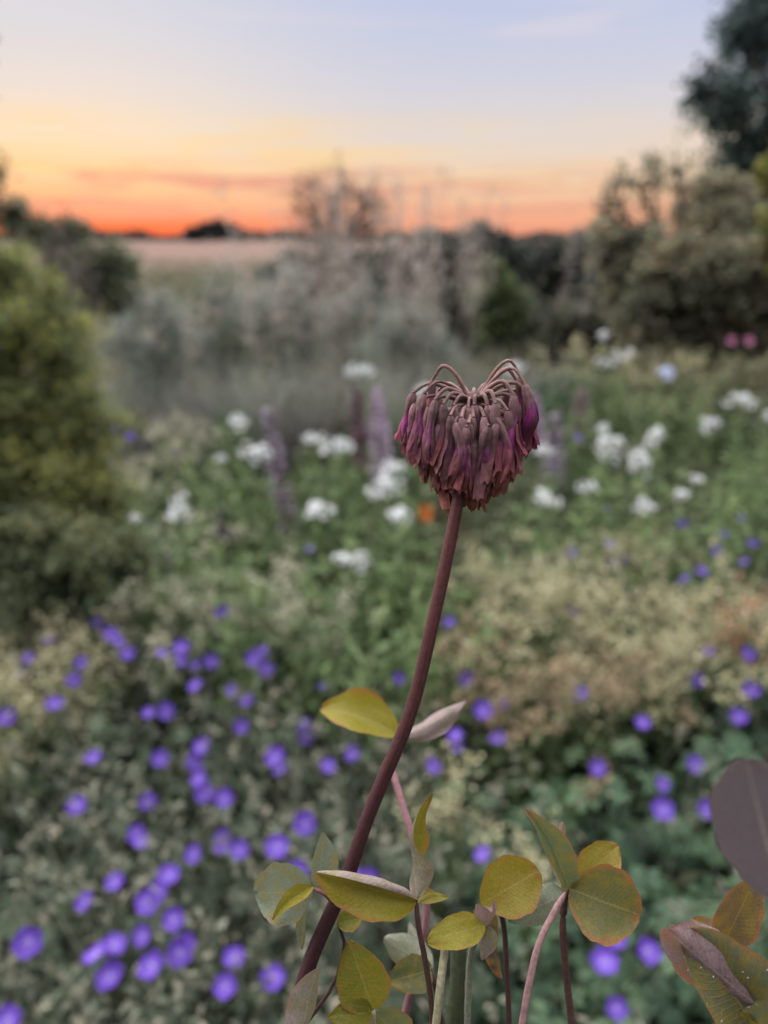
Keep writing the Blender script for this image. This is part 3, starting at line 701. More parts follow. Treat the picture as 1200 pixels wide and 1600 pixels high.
for i, p in enumerate(fpos):
    j = int(np.argmin([math.hypot(p[0] - m[0], p[1] - m[1]) for m in MOUNDS])); owner.setdefault(j, []).append(i)
for j, (mx, my, k) in enumerate(MOUNDS):
    base = np.array([mx, my, 0.0])
    lab = 'dark green lobed cranesbill mound with a few violet flowers' if k else 'grey-green cranesbill mound covered in violet flowers'
    root = empty('violet_cranesbill', base, lab, 'flower', 'cranesbill mounds with few flowers' if k else 'cranesbill mounds full of flowers')
    lm = MB(); stm = MB(); cols = CRG if k else CR; nl = 150; hh = .37
    for q in range(nl):
        dv = rand_dirs(1, .45)[0]; dv[2] = abs(dv[2]); rr = rng.uniform(.55, 1.05)
        c = base + np.array([dv[0] * .22, dv[1] * .22, .03 + dv[2] * (hh - .04)]) * rr
        col = mixcol(cols, 1, .15)[0]
        lobed_leaf(lm, c, dv * .6 + np.array([rng.normal(0, .35), rng.normal(0, .35) - .2, .8]), np.array([dv[0], dv[1], rng.normal(0, .3)]), rng.uniform(.018, .038) * (1.35 if k else 1.0), col)
        if q % 4 == 0: tube(stm, smooth_path([base + rng.normal(0, .02, 3) * [1, 1, 0], base + (c - base) * .5 + rng.normal(0, .02, 3), c], 5), [.0013] * 5, (.10, .10, .06) if not k else (.06, .08, .04), 3)
    nt_ = 46 if not k else 12
    for q in range(nt_):   # wiry pale stems with spent calyces rising through the leaves
        a = base + np.array([rng.normal(0, .10), rng.normal(0, .10), .15]); e = a + np.array([rng.normal(0, .09), rng.normal(0, .09), rng.uniform(.14, .26)])
        tube(stm, smooth_path([a, (a + e) / 2 + rng.normal(0, .02, 3), e], 5), np.linspace(.0019, .0012, 5), np.array((.22, .235, .17)) * rng.uniform(.6, 1.15), 3)
        n = 4; leaves(stm, e + rng.normal(0, .008, (n, 3)), rand_dirs(n, .6), .022, .010, mixcol([(.17, .18, .13), (.13, .14, .10), (.21, .19, .14)], n))
    for i in owner.get(j, []):
        p = fpos[i]; a = base + np.array([(p[0] - mx) * .4, (p[1] - my) * .4, .12])
        tube(stm, smooth_path([a, (a + p) / 2 + rng.normal(0, .015, 3) + [0, 0, .02], p - [0, 0, .004]], 7), np.linspace(.0016, .001, 7), (.11, .11, .07), 4)
        o = D.objects.new('flower', proto[i % 4]); COL.objects.link(o); o.parent = root; o.location = p - base
        nn = Vector((rng.normal(0, .3), -.55 + rng.normal(0, .3), .8)); o.rotation_euler = nn.to_track_quat('Z', 'Y').to_euler()
        o.rotation_euler.rotate_axis('Z', rng.uniform(0, 6))
        s = rng.uniform(.8, 1.12); o.scale = (s, s, s)
    lm.build('leaves', M_FOL, root, base, kind='stuff'); stm.build('stems', M_FOL, root, base, kind='stuff')
# low ground cover between the plants
gc = MB(); n = 26000
pos = np.stack([rng.uniform(-2.6, 2.8, n), rng.uniform(.35, 6.5, n), rng.uniform(.01, .16, n)], 1)
leaves(gc, pos, rand_dirs(n, .5), .06, .026, mixcol([(.03, .042, .02), (.05, .062, .03), (.06, .055, .03)], n))
strips(gc, pos[:9000] * [1, 1, 0], rand_dirs(9000, 1.6), rng.uniform(.1, .3, 9000), .006, mixcol(GREEN, 9000), .3, 4)
go = gc.build('ground_cover', M_FOL); go['kind'] = 'stuff'; go['label'] = 'low mixed green ground cover between the border plants'; go['category'] = 'ground cover'
mg = MB(); n = 16000
pos = np.stack([rng.uniform(-16, 14, n), 6 + 40 * rng.random(n) ** 1.5, np.zeros(n)], 1)
strips(mg, pos, rand_dirs(n, 1.8), rng.uniform(.25, .6, n), .03, mixcol([(.09, .1, .05), (.13, .125, .07), (.17, .15, .1)], n), .3, 4)
go = mg.build('meadow_grass', M_GRASS); go['kind'] = 'stuff'; go['label'] = 'rough meadow grass between the garden and the pale field'; go['category'] = 'grass'

# ------------------------------------------------------------------ clover leaves in the foreground
OL = (.105, .105, .012); YE = (.17, .15, .012); GR = (.085, .105, .045); DG = (.05, .058, .022); MA = (.10, .06, .06); ORG = (.15, .12, .012); GG = (.12, .145, .10)
def leaflet(parent, origin, base, tip, wpx, d0, d1=None, nrm=(0, 0, 1), fold=(10, 10), curl=.06, roll=20, wave=.0, p=.9, q=.75, col=OL, tint=.5, hook=(0, 0, 0), twist=0, notch=0, name='leaflet', label=None, nu=40, nv=14):
    """one clover leaflet: grid along and across, folded on the midrib, margins rolling, blade arching, tip hooking"""
    d1 = d1 if d1 else d0
    b = P(*base, d0); t = P(*tip, d1); ax = t - b; L = np.linalg.norm(ax); T = ax / L
    N0 = cdir(*nrm); N0 = unit(N0 - T * N0.dot(T)); S0 = np.cross(T, N0)
    hw = wpx / FPX * (d0 + d1) / 2 * .5
    hk = np.array(hook, float); hv = hk[0] * RT + hk[1] * UP - hk[2] * FW
    vv = []; aux = []
    ph = rng.uniform(0, 6); rolls = roll if isinstance(roll, tuple) else (roll, roll)
    for i in range(nu):
        u = i / (nu - 1)
        w = hw * max(.012, math.sin(math.pi * (.012 + .976 * u) ** p)) ** q
        w *= 1 + .03 * math.sin(u * 19 + ph) + .035 * mnoise.noise(Vector((u * 16, ph, 2)))
        c = b + T * L * u + N0 * curl * L * math.sin(math.pi * u) + hv * L * max(0, u - .55) ** 2 * 4
        a = R_(twist) * u; N = N0 * math.cos(a) + S0 * math.sin(a); S = S0 * math.cos(a) - N0 * math.sin(a)
        rowl = []; 
        for side, fd, rl in ((-1, fold[0], rolls[0]), (1, fold[1], rolls[1])):
            pos = c.copy(); pts = [pos.copy()]
            m = nv // 2
            for k in range(m):
                s = (k + .5) / m; an = R_(fd) * min(1, s * 3 + .35) + R_(rl) * s * s
                pos = pos + (S * side * math.cos(an) + N * math.sin(an)) * w / m
                pts.append(pos.copy())
            rowl.append(pts)
        row = rowl[0][::-1] + rowl[1][1:]
        for k, pt in enumerate(row):
            v = (k / (len(row) - 1) - .5) * 2
            pt = pt + N * L * (wave * 1.7 * math.sin(u * 9 + ph + v * 1.5) * abs(v) ** 1.5 + .05 * mnoise.noise(Vector((u * 2.6 + ph * 9, v * 1.6, ph))) * (.3 + abs(v)))
            if notch: pt = pt - T * L * notch * max(0, u - .7) / .3 * math.exp(-(v / .35) ** 2)
            vv.append(pt); aux.append((u, v, tint))
    k = len(row)
    f = [[i * k + j, i * k + j + 1, (i + 1) * k + j + 1, (i + 1) * k + j] for i in range(nu - 1) for j in range(k - 1)]
    mb = MB(); mb.add(vv, f, np.array(col) * rng.uniform(.92, 1.08), aux)
    o = mb.build(name, M_LEAF, parent, origin)
    if label: o['label'] = label
    return o
def to_ground(path, g, k=22):
    e = path[-1]; t = unit(path[-1] - path[-3]); L = np.linalg.norm(np.asarray(g) - e)
    u = np.linspace(0, 1, k + 1)[1:, None] ** 1.5
    c1 = e + t * L * .3; c2 = np.asarray(g) + np.array([0, 0, L * .35])
    return np.vstack([path, (1 - u) ** 3 * e + 3 * (1 - u) ** 2 * u * c1 + 3 * (1 - u) * u * u * c2 + u ** 3 * np.asarray(g)])
def stalk(parent, origin, pts, r, col, name='petiole', ground=None, n=26, seg=8):
    """pts: (px, py, depth); runs on down to the ground point"""
    w = [P(*q) for q in pts]
    path = smooth_path(w, n)
    if ground is not None:
        path = to_ground(path, ground)
    n = len(path); mb = MB()
    rr = np.interp(np.linspace(0, 1, n), [0, .04, .1, 1], [r * .3, r * .8, r, r * 1.15])
    tube(mb, path, rr, np.array(col), seg, wr=lambda u, th: 1 + .05 * np.sin(th * 4) + .03 * np.sin(u * 60 + th))
    return mb.build(name, M_CSTEM, parent, origin)
GP = np.array([-.03, .30, 0.0])     # where the clover roots
def gpt():
    return GP + np.array([rng.normal(0, .03), rng.normal(0, .03), 0])
PINK = (.17, .075, .07); BROWN = (.055, .026, .02); CREAM = (.27, .25, .15)

# --- the faded flower and its stem
g = gpt()
HEAD_D = .2
main = empty('clover', g, 'faded reddish-purple clover flower head on a tall dark red stem', 'flower')
spts = [(738, 632, .2), (728, 700, .2), (716, 780, .2), (703, 850, .2), (686, 930, .2005), (668, 1010, .201), (650, 1085, .202), (628, 1150, .203), (598, 1220, .205), (570, 1290, .207), (545, 1365, .209), (516, 1430, .211), (488, 1495, .213), (468, 1560, .214), (460, 1610, .215)]
sp_ = to_ground(smooth_path([P(*q) for q in spts], 96), g, 24)
mb = MB(); rr = np.interp(np.linspace(0, 1, 120), [0, .1, .25, .6, 1], [.0012, .00155, .00175, .0020, .0026])
ctop = np.array((.075, .018, .014)); clow = np.array((.034, .010, .012)); tt = np.linspace(0, 1, 120)[:, None]
tube(mb, sp_, rr, ctop * (1 - np.clip(tt * 1.6, 0, 1)) + clow * np.clip(tt * 1.6, 0, 1), 14, wr=lambda u, th: 1 + .06 * np.cos(th * 5) + .03 * np.cos(th * 9 + u * 9))
mb.build('stem', M_CSTEM, main, g)
# fine hairs on the stem
hb = MB(); n = 1500; ti = rng.uniform(6, 84, n); i0 = ti.astype(int); ps = sp_[i0] + (sp_[i0 + 1] - sp_[i0]) * (ti - i0)[:, None]
tn = unit(sp_[i0 + 1] - sp_[i0]); dv = rand_dirs(n); dv = unit(dv - tn * np.sum(dv * tn, 1, keepdims=True)); rad = rr[i0][:, None]
strips(hb, ps + dv * rad * .9, dv + tn * rng.normal(-.5, .25, (n, 1)), rng.uniform(.0004, .0010, n), .00007, mixcol([(.22, .11, .09)], n), .1, 3)
hb.build('stem_hairs', M_GRASS, main, g, kind='stuff')
# flower head: receptacle with florets on arching pedicels
hb = MB(); c0 = P(740, 628, .2); ax = unit(P(746, 592, .2) - c0)
tube(hb, [c0 - ax * .009, c0 - ax * .005, c0 - ax * .001, c0 + ax * .0015, c0 + ax * .003], [.0013, .0030, .0034, .0026, .0006], (.10, .05, .045), 12, wr=lambda u, th: 1 + .1 * np.sin(th * 7 + u * 20))
head = hb.build('flower_head', M_FLORET, main, g)
MM = .2 / FPX
def floret(az, rise, reach, hang, width, magenta, tipc, attach=0.0, lean=0.0, bend=0.0, pedr=.00052):
    """az: degrees round the head (0 right, 90 away, 270 towards camera); rise/reach/hang in pixels at the head's distance"""
    a = R_(az); out = math.cos(a) * RT + math.sin(a) * unit(FW * [1, 1, 0]); out = unit(out); z = np.array([0, 0, 1.0]); tz = np.cross(z, out)
    reach *= 1 - .09 * max(0, math.cos(a)); hang *= .96
    s0 = c0 + ax * attach * MM + out * .0012
    ap = s0 + out * reach * .72 * MM + z * rise * MM + tz * lean * .5 * MM
    sh = s0 + out * reach * MM + z * (rise * .72 - 8) * MM + tz * lean * MM
    hang_dir = unit(-z + out * bend - tz * lean * .006)
    ped = smooth_path([s0, s0 + (out * reach * .36 + z * rise * .72) * MM, ap, sh], 11)
    mb = MB(); pc = np.array([.23, .13, .115]) * rng.uniform(.75, 1.2)
    pedr *= rng.uniform(.72, 1.08); tube(mb, ped, np.linspace(pedr * 1.25, pedr * .85, 11), pc, 8, wr=lambda uu, th: 1 + .12 * np.sin(th * 3 + uu * 7 + az))
    k = 24; L = hang * MM; u = np.linspace(0, 1, k)
    sway = rng.normal(0, .06); sway2 = rng.normal(0, .04); kink = rng.normal(0, .03, 2)
    def at(uu):
        uu = np.asarray(uu, float)
        return sh + np.multiply.outer(uu, hang_dir) * L + np.multiply.outer(np.sin(uu * 3.1) * L, tz * sway + out * sway2) + np.multiply.outer(np.sin(uu * 7 + az) * uu * L, tz * kink[0] + out * kink[1]) + np.multiply.outer(bend * .25 * uu ** 2 * L, out)
    body = at(u)
    W = width * MM * .5
    xs = [0, .05, .16, .32, .42, .58, .74, .9, 1]
    prof = np.interp(u, xs, [.26, .5, .66, .62, .74, 1.0, .95, .60, .2]); prof2 = np.interp(u, xs, [.26, .48, .6, .5, .5, .55, .42, .24, .06])
    dull = np.array([.178, .084, .108]) * rng.uniform(.55, 1.35); cal = np.array([.20, .105, .105]) * rng.uniform(.7, 1.25); mag = np.array([.27, .03, .17]) * rng.uniform(.75, 1.2)
    brown = np.array(tipc) * rng.uniform(.7, 1.25)
    magenta = min(1, magenta * 1.15 + .08); body_c = dull * (1 - magenta) + mag * magenta
    sd_ = rng.uniform(0, 100)
    def colour(uu, th):
        st = mnoise.noise(Vector((uu * 5 + sd_, th * 1.6, sd_ * .3))); st2 = mnoise.noise(Vector((uu * 2 + sd_, th * 4.5, 7)))
        m1 = min(1, max(0, (uu - .26 + st * .12) / .14)); m2 = min(1, max(0, (uu - .64 + st * .3) / .2))
        c = cal * (1 - m1) + body_c * m1; c = c * (1 - m2) + (brown * .8 + dull * .2) * m2
        return np.clip(c * (1 + .55 * st2), .01, .8)
    seg = 16; th = np.linspace(0, 2 * np.pi, seg, endpoint=False)
    p1 = rng.uniform(0, 6); axd = unit(tz * math.cos(p1 * .25 - .75) + out * math.sin(p1 * .25 - .75))
    t_, n_, b_ = frames(body); n_ = unit(axd - t_ * np.sum(t_ * axd, 1, keepdims=True)); b_ = np.cross(t_, n_)
    vv = []; cc = []; au = []
    for i in range(k):
        for j in range(seg):
            cr = 1 + min(1, u[i] * 3) * (.30 * mnoise.noise(Vector((u[i] * 2.2 + sd_, math.cos(th[j]) * 1.7, math.sin(th[j]) * 1.7))) + .22 * mnoise.noise(Vector((u[i] * 6 + sd_, math.cos(th[j]) * 4, math.sin(th[j]) * 4 + sd_))))
            vv.append(body[i] + n_[i] * math.cos(th[j]) * W * prof[i] * cr + b_[i] * math.sin(th[j]) * W * prof2[i] * cr + hang_dir * L * .10 * mnoise.noise(Vector((th[j] * 1.5, sd_, 3))) * max(0, u[i] - .6) * 2.5)
            cc.append(colour(u[i], th[j])); au.append((u[i] + sd_, th[j] / 6.28, 0))
    f = [[i * seg + j, i * seg + (j + 1) % seg, (i + 1) * seg + (j + 1) % seg, (i + 1) * seg + j] for i in range(k - 1) for j in range(seg)]
    mb.add(vv, f, np.array(cc), au)
    def blade(u0, ov, length, wid, c, curl, cup, torn=0):
        """petal or calyx tooth lying on the tube, its end torn and curling away"""
        kk, mm = 9, 5; i0_ = int(u0 * (k - 1)); sd2 = unit(np.cross(hang_dir, ov)); vv = []; cc = []; au = []
        ends = rng.uniform(-.5, .5, mm) * torn
        for r_ in range(kk):
            q = r_ / (kk - 1); uu = u0 + q * length / L
            cen = at(min(uu, 1.25)) + ov * (W * np.interp(min(uu, 1), u, (prof + prof2) / 2) * 1.02 + curl * length * q ** 2.2)
            ww = wid * (.45 + .55 * math.sin(math.pi * min(1, .15 + .6 * q))) * (1 if torn else (1 - q) ** .7 + .04)
            for m_ in range(mm):
                x = (m_ / (mm - 1) - .5) * 2
                w3 = mnoise.noise(Vector((q * 3 + sd_ + u0 * 9, x * 1.3, wid * 1e4))) * wid * .6 * q
                vv.append(cen + sd2 * (ww * x) - ov * (cup * ww * x * x) + ov * w3 + hang_dir * length * (.22 * ends[m_] * q ** 2))
                n2 = mnoise.noise(Vector((q * 4 + sd_, x * 2.5, u0 * 5))); cc.append(np.clip(np.array(c) * (1 + .5 * n2) * (1 - .25 * q) + np.array([.05, .012, 0]) * q * torn, .01, .8)); au.append((q + sd_, x * .4, 0))
        f = [[r_ * mm + m_, r_ * mm + m_ + 1, (r_ + 1) * mm + m_ + 1, (r_ + 1) * mm + m_] for r_ in range(kk - 1) for m_ in range(mm - 1)]
        mb.add(vv, f, np.array(cc), au)
    a0 = rng.uniform(0, 6.28)
    for q in range(5):
        an = a0 + q * 1.256; i = 7; ov = unit(n_[i] * math.cos(an) + b_[i] * math.sin(an)); blade(.24, ov, L * rng.uniform(.16, .34), .00032, cal * 1.15, rng.uniform(0, .16), .3)
    for q in range(6):
        an = a0 + q * 1.05 + rng.normal(0, .3); i = 12; ov = unit(n_[i] * math.cos(an) + b_[i] * math.sin(an)); blade(rng.uniform(.36, .5), ov, L * rng.uniform(.34, .60), W * rng.uniform(.35, .8), (body_c * .45 + brown * .55) * rng.uniform(.7, 1.4), rng.uniform(-.08, .32), rng.uniform(.2, .6), 1)
    mb.build('floret', M_FLORET, head, g)
TO = (.19, .075, .05); TR = (.26, .085, .035); TD = (.13, .065, .055)
def pick(x):
    return [TO, TR, TD][rng.integers(3)]
# two raised lobes, left and right, then skirts of hanging florets below
for (az, rise, reach, hang, wd, mg, at) in [
        (2, 62, 70, 90, 27, .7, 2), (338, 54, 78, 96, 26, .9, 2), (28, 46, 80, 100, 26, .6, 1), (318, 38, 68, 104, 27, .6, 0), (352, 34, 84, 104, 27, .9, -2), (8, 20, 88, 88, 26, .4, -3),
        (182, 54, 58, 70, 20, .3, 2), (196, 34, 76, 100, 26, .5, 1), (172, 26, 88, 98, 28, 1.0, 1), (212, 26, 68, 106, 26, .3, 0), (160, 24, 74, 98, 25, .3, 0), (187, 14, 84, 84, 25, .2, -3),
        (60, 20, 50, 100, 22, .3, 2), (112, 16, 52, 104, 22, .2, 2), (84, 12, 58, 110, 24, .3, 0), (135, 22, 66, 108, 24, .2, 0), (40, 26, 74, 108, 24, .4, 0)]:
    floret(az, rise, reach, hang, wd, mg, pick(0), at, rng.normal(0, 3), rng.uniform(.0, .12))
for (az, rise, reach, hang, wd, mg, at) in [
        (268, 12, 34, 116, 30, .75, 3), (290, 16, 42, 108, 25, .4, 1), (303, 24, 58, 116, 27, .8, 0), (248, 10, 36, 104, 22, .5, 1), (236, 16, 50, 110, 25, .35, 0), (222, 20, 62, 116, 25, .25, 0), (260, 0, 50, 112, 23, .25, -4), (279, 2, 54, 120, 25, .45, -4), (312, 14, 68, 114, 26, .5, -4), (243, 2, 60, 108, 24, .15, -4), (297, 6, 62, 110, 24, .3, -4), (230, 6, 66, 104, 24, .2, -4), (328, 20, 74, 106, 25, .7, -2), (204, 16, 72, 100, 24, .4, -3)]:
    floret(az, rise, reach, hang * rng.uniform(.9, 1.06), wd, mg, pick(0), at, rng.normal(0, 5), rng.uniform(-.02, .08))
for i in range(24):
    az = i * 15 + rng.normal(0, 5); floret(az, rng.uniform(-18, -4), rng.uniform(60, 76), rng.uniform(88, 112), rng.uniform(22, 30), max(0, rng.normal(.12, .15)), pick(0), -6, rng.normal(0, 6), rng.uniform(-.12, .04))
for i in range(18):
    az = i * 20 + 7 + rng.normal(0, 5); floret(az, rng.uniform(-40, -24), rng.uniform(44, 58), rng.uniform(92, 114), rng.uniform(22, 28), 0, TR if rng.random() < .6 else TO, -12, rng.normal(0, 6), rng.uniform(-.18, -.02))
for i in range(15):
    az = i * 24 + rng.normal(0, 7); floret(az, rng.uniform(-60, -46), rng.uniform(26, 38), rng.uniform(92, 112), rng.uniform(20, 26), 0, TR, -20, rng.normal(0, 5), rng.uniform(-.15, .02))

# --- leaf of the main stem, to its left
O = g
stalk(main, O, [(490, 1388, .206), (508, 1397, .207), (522, 1412, .2105)], .0006, PINK, n=8)
leaflet(main, O, (488, 1390), (398, 1395), 96, .207, .213, (.1, .25, .95), (14, 6), .05, 22, .015, .8, .62, GG, .15, notch=.06)
leaflet(main, O, (490, 1386), (431, 1424), 34, .206, .203, (.25, .7, .6), (38, 30), .10, 20, .01, .9, .7, YE, .5, hook=(-.1, -.25, 0))
leaflet(main, O, (496, 1386), (504, 1301), 60, .208, .212, (.45, 0, .9), (24, 30), .06, 40, .01, .75, .8, GG, .1)
leaflet(main, O, (489, 1394), (472, 1484), 30, .209, .214, (-.6, .1, -.7), (20, 26), .08, 20, .01, .9, .75, GR, .35)
# bottom-left grey mauve leaf and the small one under the boat leaf
stalk(main, O, [(470, 1625, .20), (466, 1650, .206), (458, 1690, .2165)], .0006, PINK, n=8)
leaflet(main, O, (470, 1628), (498, 1512), 62, .198, .196, (-.5, .1, -.8), (28, 22), .05, 18, .01, .85, .7, GR, .85)
stalk(main, O, [(527, 1443, .214), (538, 1478, .215), (520, 1540, .216), (478, 1600, .2165)], .0005, BROWN, n=8)
leaflet(main, O, (527, 1444), (566, 1434), 36, .214, .215, (0, .6, .8), (10, 14), .05, 20, .01, .9, .7, OL, .7)

def shoot(label, pet, r=.0008, col=PINK):
    gg = gpt(); o = empty('clover_leaf', gg, label, 'leaf'); o['group'] = 'clover leaves round the faded flower'
    stalk(o, gg, pet, r, col, ground=gg); return o, gg
# blurred pair behind the stem
o, gg = shoot('blurred clover leaf with yellow-olive and mauve leaflets behind the dark red stem', [(625, 1150, .268), (612, 1190, .268), (622, 1235, .262), (645, 1310, .255), (664, 1385, .25), (664, 1450, .25), (645, 1535, .252), (628, 1605, .256)], .0012, (.19, .09, .10))
leaflet(o, gg, (622, 1148), (503, 1106), 82, .27, .285, (.15, .55, .8), (26, 18), .12, 26, .01, .85, .65, YE, .8)
leaflet(o, gg, (634, 1150), (728, 1094), 46, .268, .278, (.3, -.5, -.7), (34, 34), .06, 10, .01, .9, .7, GR, .9)
# upright twisted leaf and the boat-shaped leaf
o, gg = shoot('clover leaf with an upright twisted leaflet and a boat-shaped yellow-green leaflet', [(651, 1406, .2), (653, 1440, .201), (664, 1500, .203), (673, 1560, .205), (676, 1605, .207)], .00075, BROWN)
leaflet(o, gg, (651, 1402), (630, 1262), 66, .2, .206, (.25, .1, -.95), (26, 30), .07, 16, .02, .8, .72, OL, .6, hook=(.42, .22, .05), twist=-150)
leaflet(o, gg, (651, 1408), (494, 1364), 92, .2, .198, (.05, .5, .85), (2, 30), -.03, (24, 190), .015, .85, .62, YE, .75, nv=20)
leaflet(o, gg, (654, 1412), (700, 1402), 30, .203, .214, (0, .8, .5), (20, 20), .05, 10, .01, .9, .7, OL, .4)
# round olive leaf
o, gg = shoot('clover leaf with a round olive leaflet beside the bottom of the dark red stem', [(583, 1578, .206), (584, 1605, .208)], .0007, CREAM)
leaflet(o, gg, (583, 1577), (545, 1470), 88, .206, .207, (.12, .25, .95), (8, 16), .06, 24, .012, .78, .66, OL, .55)
leaflet(o, gg, (583, 1582), (512, 1590), 44, .206, .2, (.1, .6, .7), (10, 12), .05, 20, .01, .8, .65, OL, .5)
leaflet(o, gg, (586, 1582), (640, 1640), 60, .208, .22, (-.1, .7, .7), (10, 12), .05, 20, .01, .8, .65, GR, .5)
# grey and dark pair behind
o, gg = shoot('dull grey-backed clover leaf with one dark green leaflet behind the thin brown petiole', [(672, 1515, .236), (684, 1560, .237), (690, 1605, .238)], .0008, BROWN)
leaflet(o, gg, (674, 1514), (600, 1466), 56, .236, .24, (.1, -.4, -.8), (10, 20), .06, 16, .01, .8, .65, GR, .2)
leaflet(o, gg, (674, 1516), (604, 1535), 58, .236, .228, (.1, .6, .8), (12, 8), .05, 20, .01, .8, .65, DG, .3)
leaflet(o, gg, (676, 1512), (640, 1440), 34, .237, .247, (-.5, 0, -.8), (25, 25), .05, 16, .01, .85, .7, GR, .3)
# bright olive leaf with the pink curled one
o, gg = shoot('clover leaf with a flat bright olive leaflet and a pink curled leaflet', [(758, 1448, .204), (742, 1470, .212), (734, 1510, .216), (730, 1605, .22)], .0009, (.16, .17, .12))
leaflet(o, gg, (757, 1446), (668, 1472), 54, .202, .2, (.05, .7, .75), (10, 6), .06, 14, .015, .85, .6, YE, .3)
leaflet(o, gg, (760, 1448), (760, 1392), 44, .204, .2, (-.3, -.2, -.9), (20, 34), -.12, 30, .01, .8, .7, MA, 1, hook=(.1, -.4, .3))
leaflet(o, gg, (764, 1448), (752, 1500), 36, .203, .205, (.5, -.2, -.85), (16, 24), .08, 20, .01, .8, .7, GR, .8)
leaflet(o, gg, (774, 1430), (784, 1528), 48, .226, .236, (-.8, .1, .5), (16, 12), .05, 20, .01, .85, .65, (.05, .035, .03), .9)
# pale cream stalk and dark green stalk, stems of their own with leaves beyond
o, gg = shoot('cream clover stalk topped by a small pale leaflet under the bright olive leaflet', [(697, 1466, .204), (693, 1500, .202), (688, 1540, .201), (681, 1605, .203)], .0011, CREAM)
leaflet(o, gg, (697, 1467), (716, 1452), 20, .204, .211, (0, .8, .5), (14, 14), .05, 10, .01, .85, .7, OL, .3)
o, gg = shoot('thick dark green clover stalk with a folded young leaflet behind the cream stalk', [(718, 1450, .226), (716, 1500, .226), (713, 1560, .226), (708, 1605, .227)], .0024, (.045, .055, .025))
leaflet(o, gg, (718, 1454), (724, 1426), 18, .226, .23, (.3, .3, .9), (40, 40), .03, 10, .01, .85, .7, DG, .3)
# big olive-orange leaf
o, gg = shoot('clover leaf with a broad olive-orange red-edged leaflet and a whitish-backed leaflet', [(884, 1394, .21), (866, 1425, .209), (842, 1475, .207), (826, 1540, .205), (815, 1605, .204)], .00092, (.23, .13, .125))
leaflet(o, gg, (882, 1396), (793, 1438), 60, .212, .222, (.2, -.5, -.75), (14, 20), .05, 16, .01, .82, .65, GG, 0)
leaflet(o, gg, (888, 1388), (836, 1268), 66, .21, .206, (.55, -.1, .8), (30, 46), .05, 26, .015, .8, .7, GR, .9, hook=(-.14, .05, .05))
leaflet(o, gg, (886, 1386), (880, 1284), 40, .212, .216, (-.5, .2, -.7), (24, 24), .06, 20, .01, .8, .7, GR, .95)
o, gg = shoot('clover leaf with a broad flat olive leaflet rimmed in red near the whitish-backed one', [(770, 1404, .216), (786, 1440, .222), (792, 1520, .224), (796, 1605, .226)], .0008, BROWN)
leaflet(o, gg, (752, 1412), (842, 1360), 92, .215, .218, (-.1, .4, .9), (8, 10), .06, 18, .012, 1.05, .6, ORG, .75)
leaflet(o, gg, (772, 1410), (742, 1446), 30, .217, .222, (-.1, .6, .7), (14, 12), .05, 16, .01, .9, .65, OL, .5)
# large dark-centred leaf with the orange rim
o, gg = shoot('clover leaf with a large dark olive leaflet rimmed in orange on a brown petiole', [(880, 1425, .214), (880, 1470, .214), (886, 1535, .214), (894, 1605, .214)], .001, BROWN)
leaflet(o, gg, (890, 1388), (1000, 1430), 124, .21, .206, (-.1, .3, .95), (14, 16), .06, 28, .012, .95, .56, (.085, .085, .028), 1)
leaflet(o, gg, (896, 1382), (966, 1322), 62, .215, .222, (.1, .5, .85), (8, 10), .06, 20, .012, .95, .6, ORG, .7)
stalk(o, gg, [(891, 1388, .211), (884, 1402, .213), (880, 1428, .214)], .0009, BROWN, n=8)
# right edge
o, gg = shoot('large blurred purple-grey clover leaf close to the brown folded leaf', [(1212, 1400, .142), (1222, 1500, .145), (1230, 1620, .15)], .001, PINK)
leaflet(o, gg, (1222, 1410), (1166, 1186), 150, .132, .126, (.3, 0, -.9), (10, 8), .05, 14, .01, .9, .6, (.075, .065, .07), 2)
o, gg = shoot('brown clover leaf folded along its pale midrib above the white-flecked leaf', [(1180, 1498, .205), (1192, 1550, .206), (1200, 1610, .208)], .0009, BROWN)
leaflet(o, gg, (1128, 1478), (1182, 1366), 84, .203, .2, (-.35, .1, .9), (36, 40), .04, 14, .012, .85, .62, (.10, .065, .03), .9)
leaflet(o, gg, (1132, 1480), (1196, 1400), 60, .206, .214, (.2, .1, -.9), (20, 20), .04, 14, .012, .85, .62, GR, .9)
leaflet(o, gg, (1130, 1474), (1082, 1436), 40, .206, .212, (-.1, .6, .8), (18, 14), .04, 14, .012, .85, .62, (.10, .065, .03), .9)
stalk(o, gg, [(1131, 1478, .2045), (1160, 1486, .205), (1181, 1500, .205)], .0008, BROWN, n=8)
o, gg = shoot('white-flecked clover leaf, mauve above and olive below, with a folded tip', [(1196, 1630, .19), (1205, 1660, .192)], .001, BROWN)
fl = leaflet(o, gg, (1192, 1625), (1062, 1452), 150, .19, .184, (.15, .35, .9), (24, 20), .06, 20, .012, .8, .55, (.085, .09, .045), .5)
leaflet(o, gg, (1178, 1566), (1040, 1450), 104, .1865, .1815, (.25, -.1, -.9), (16, 14), -.04, 22, .02, .85, .56, MA, 1)
leaflet(o, gg, (1192, 1632), (1130, 1612), 70, .188, .182, (.05, .7, .7), (10, 12), .05, 20, .012, .85, .6, YE, .5)
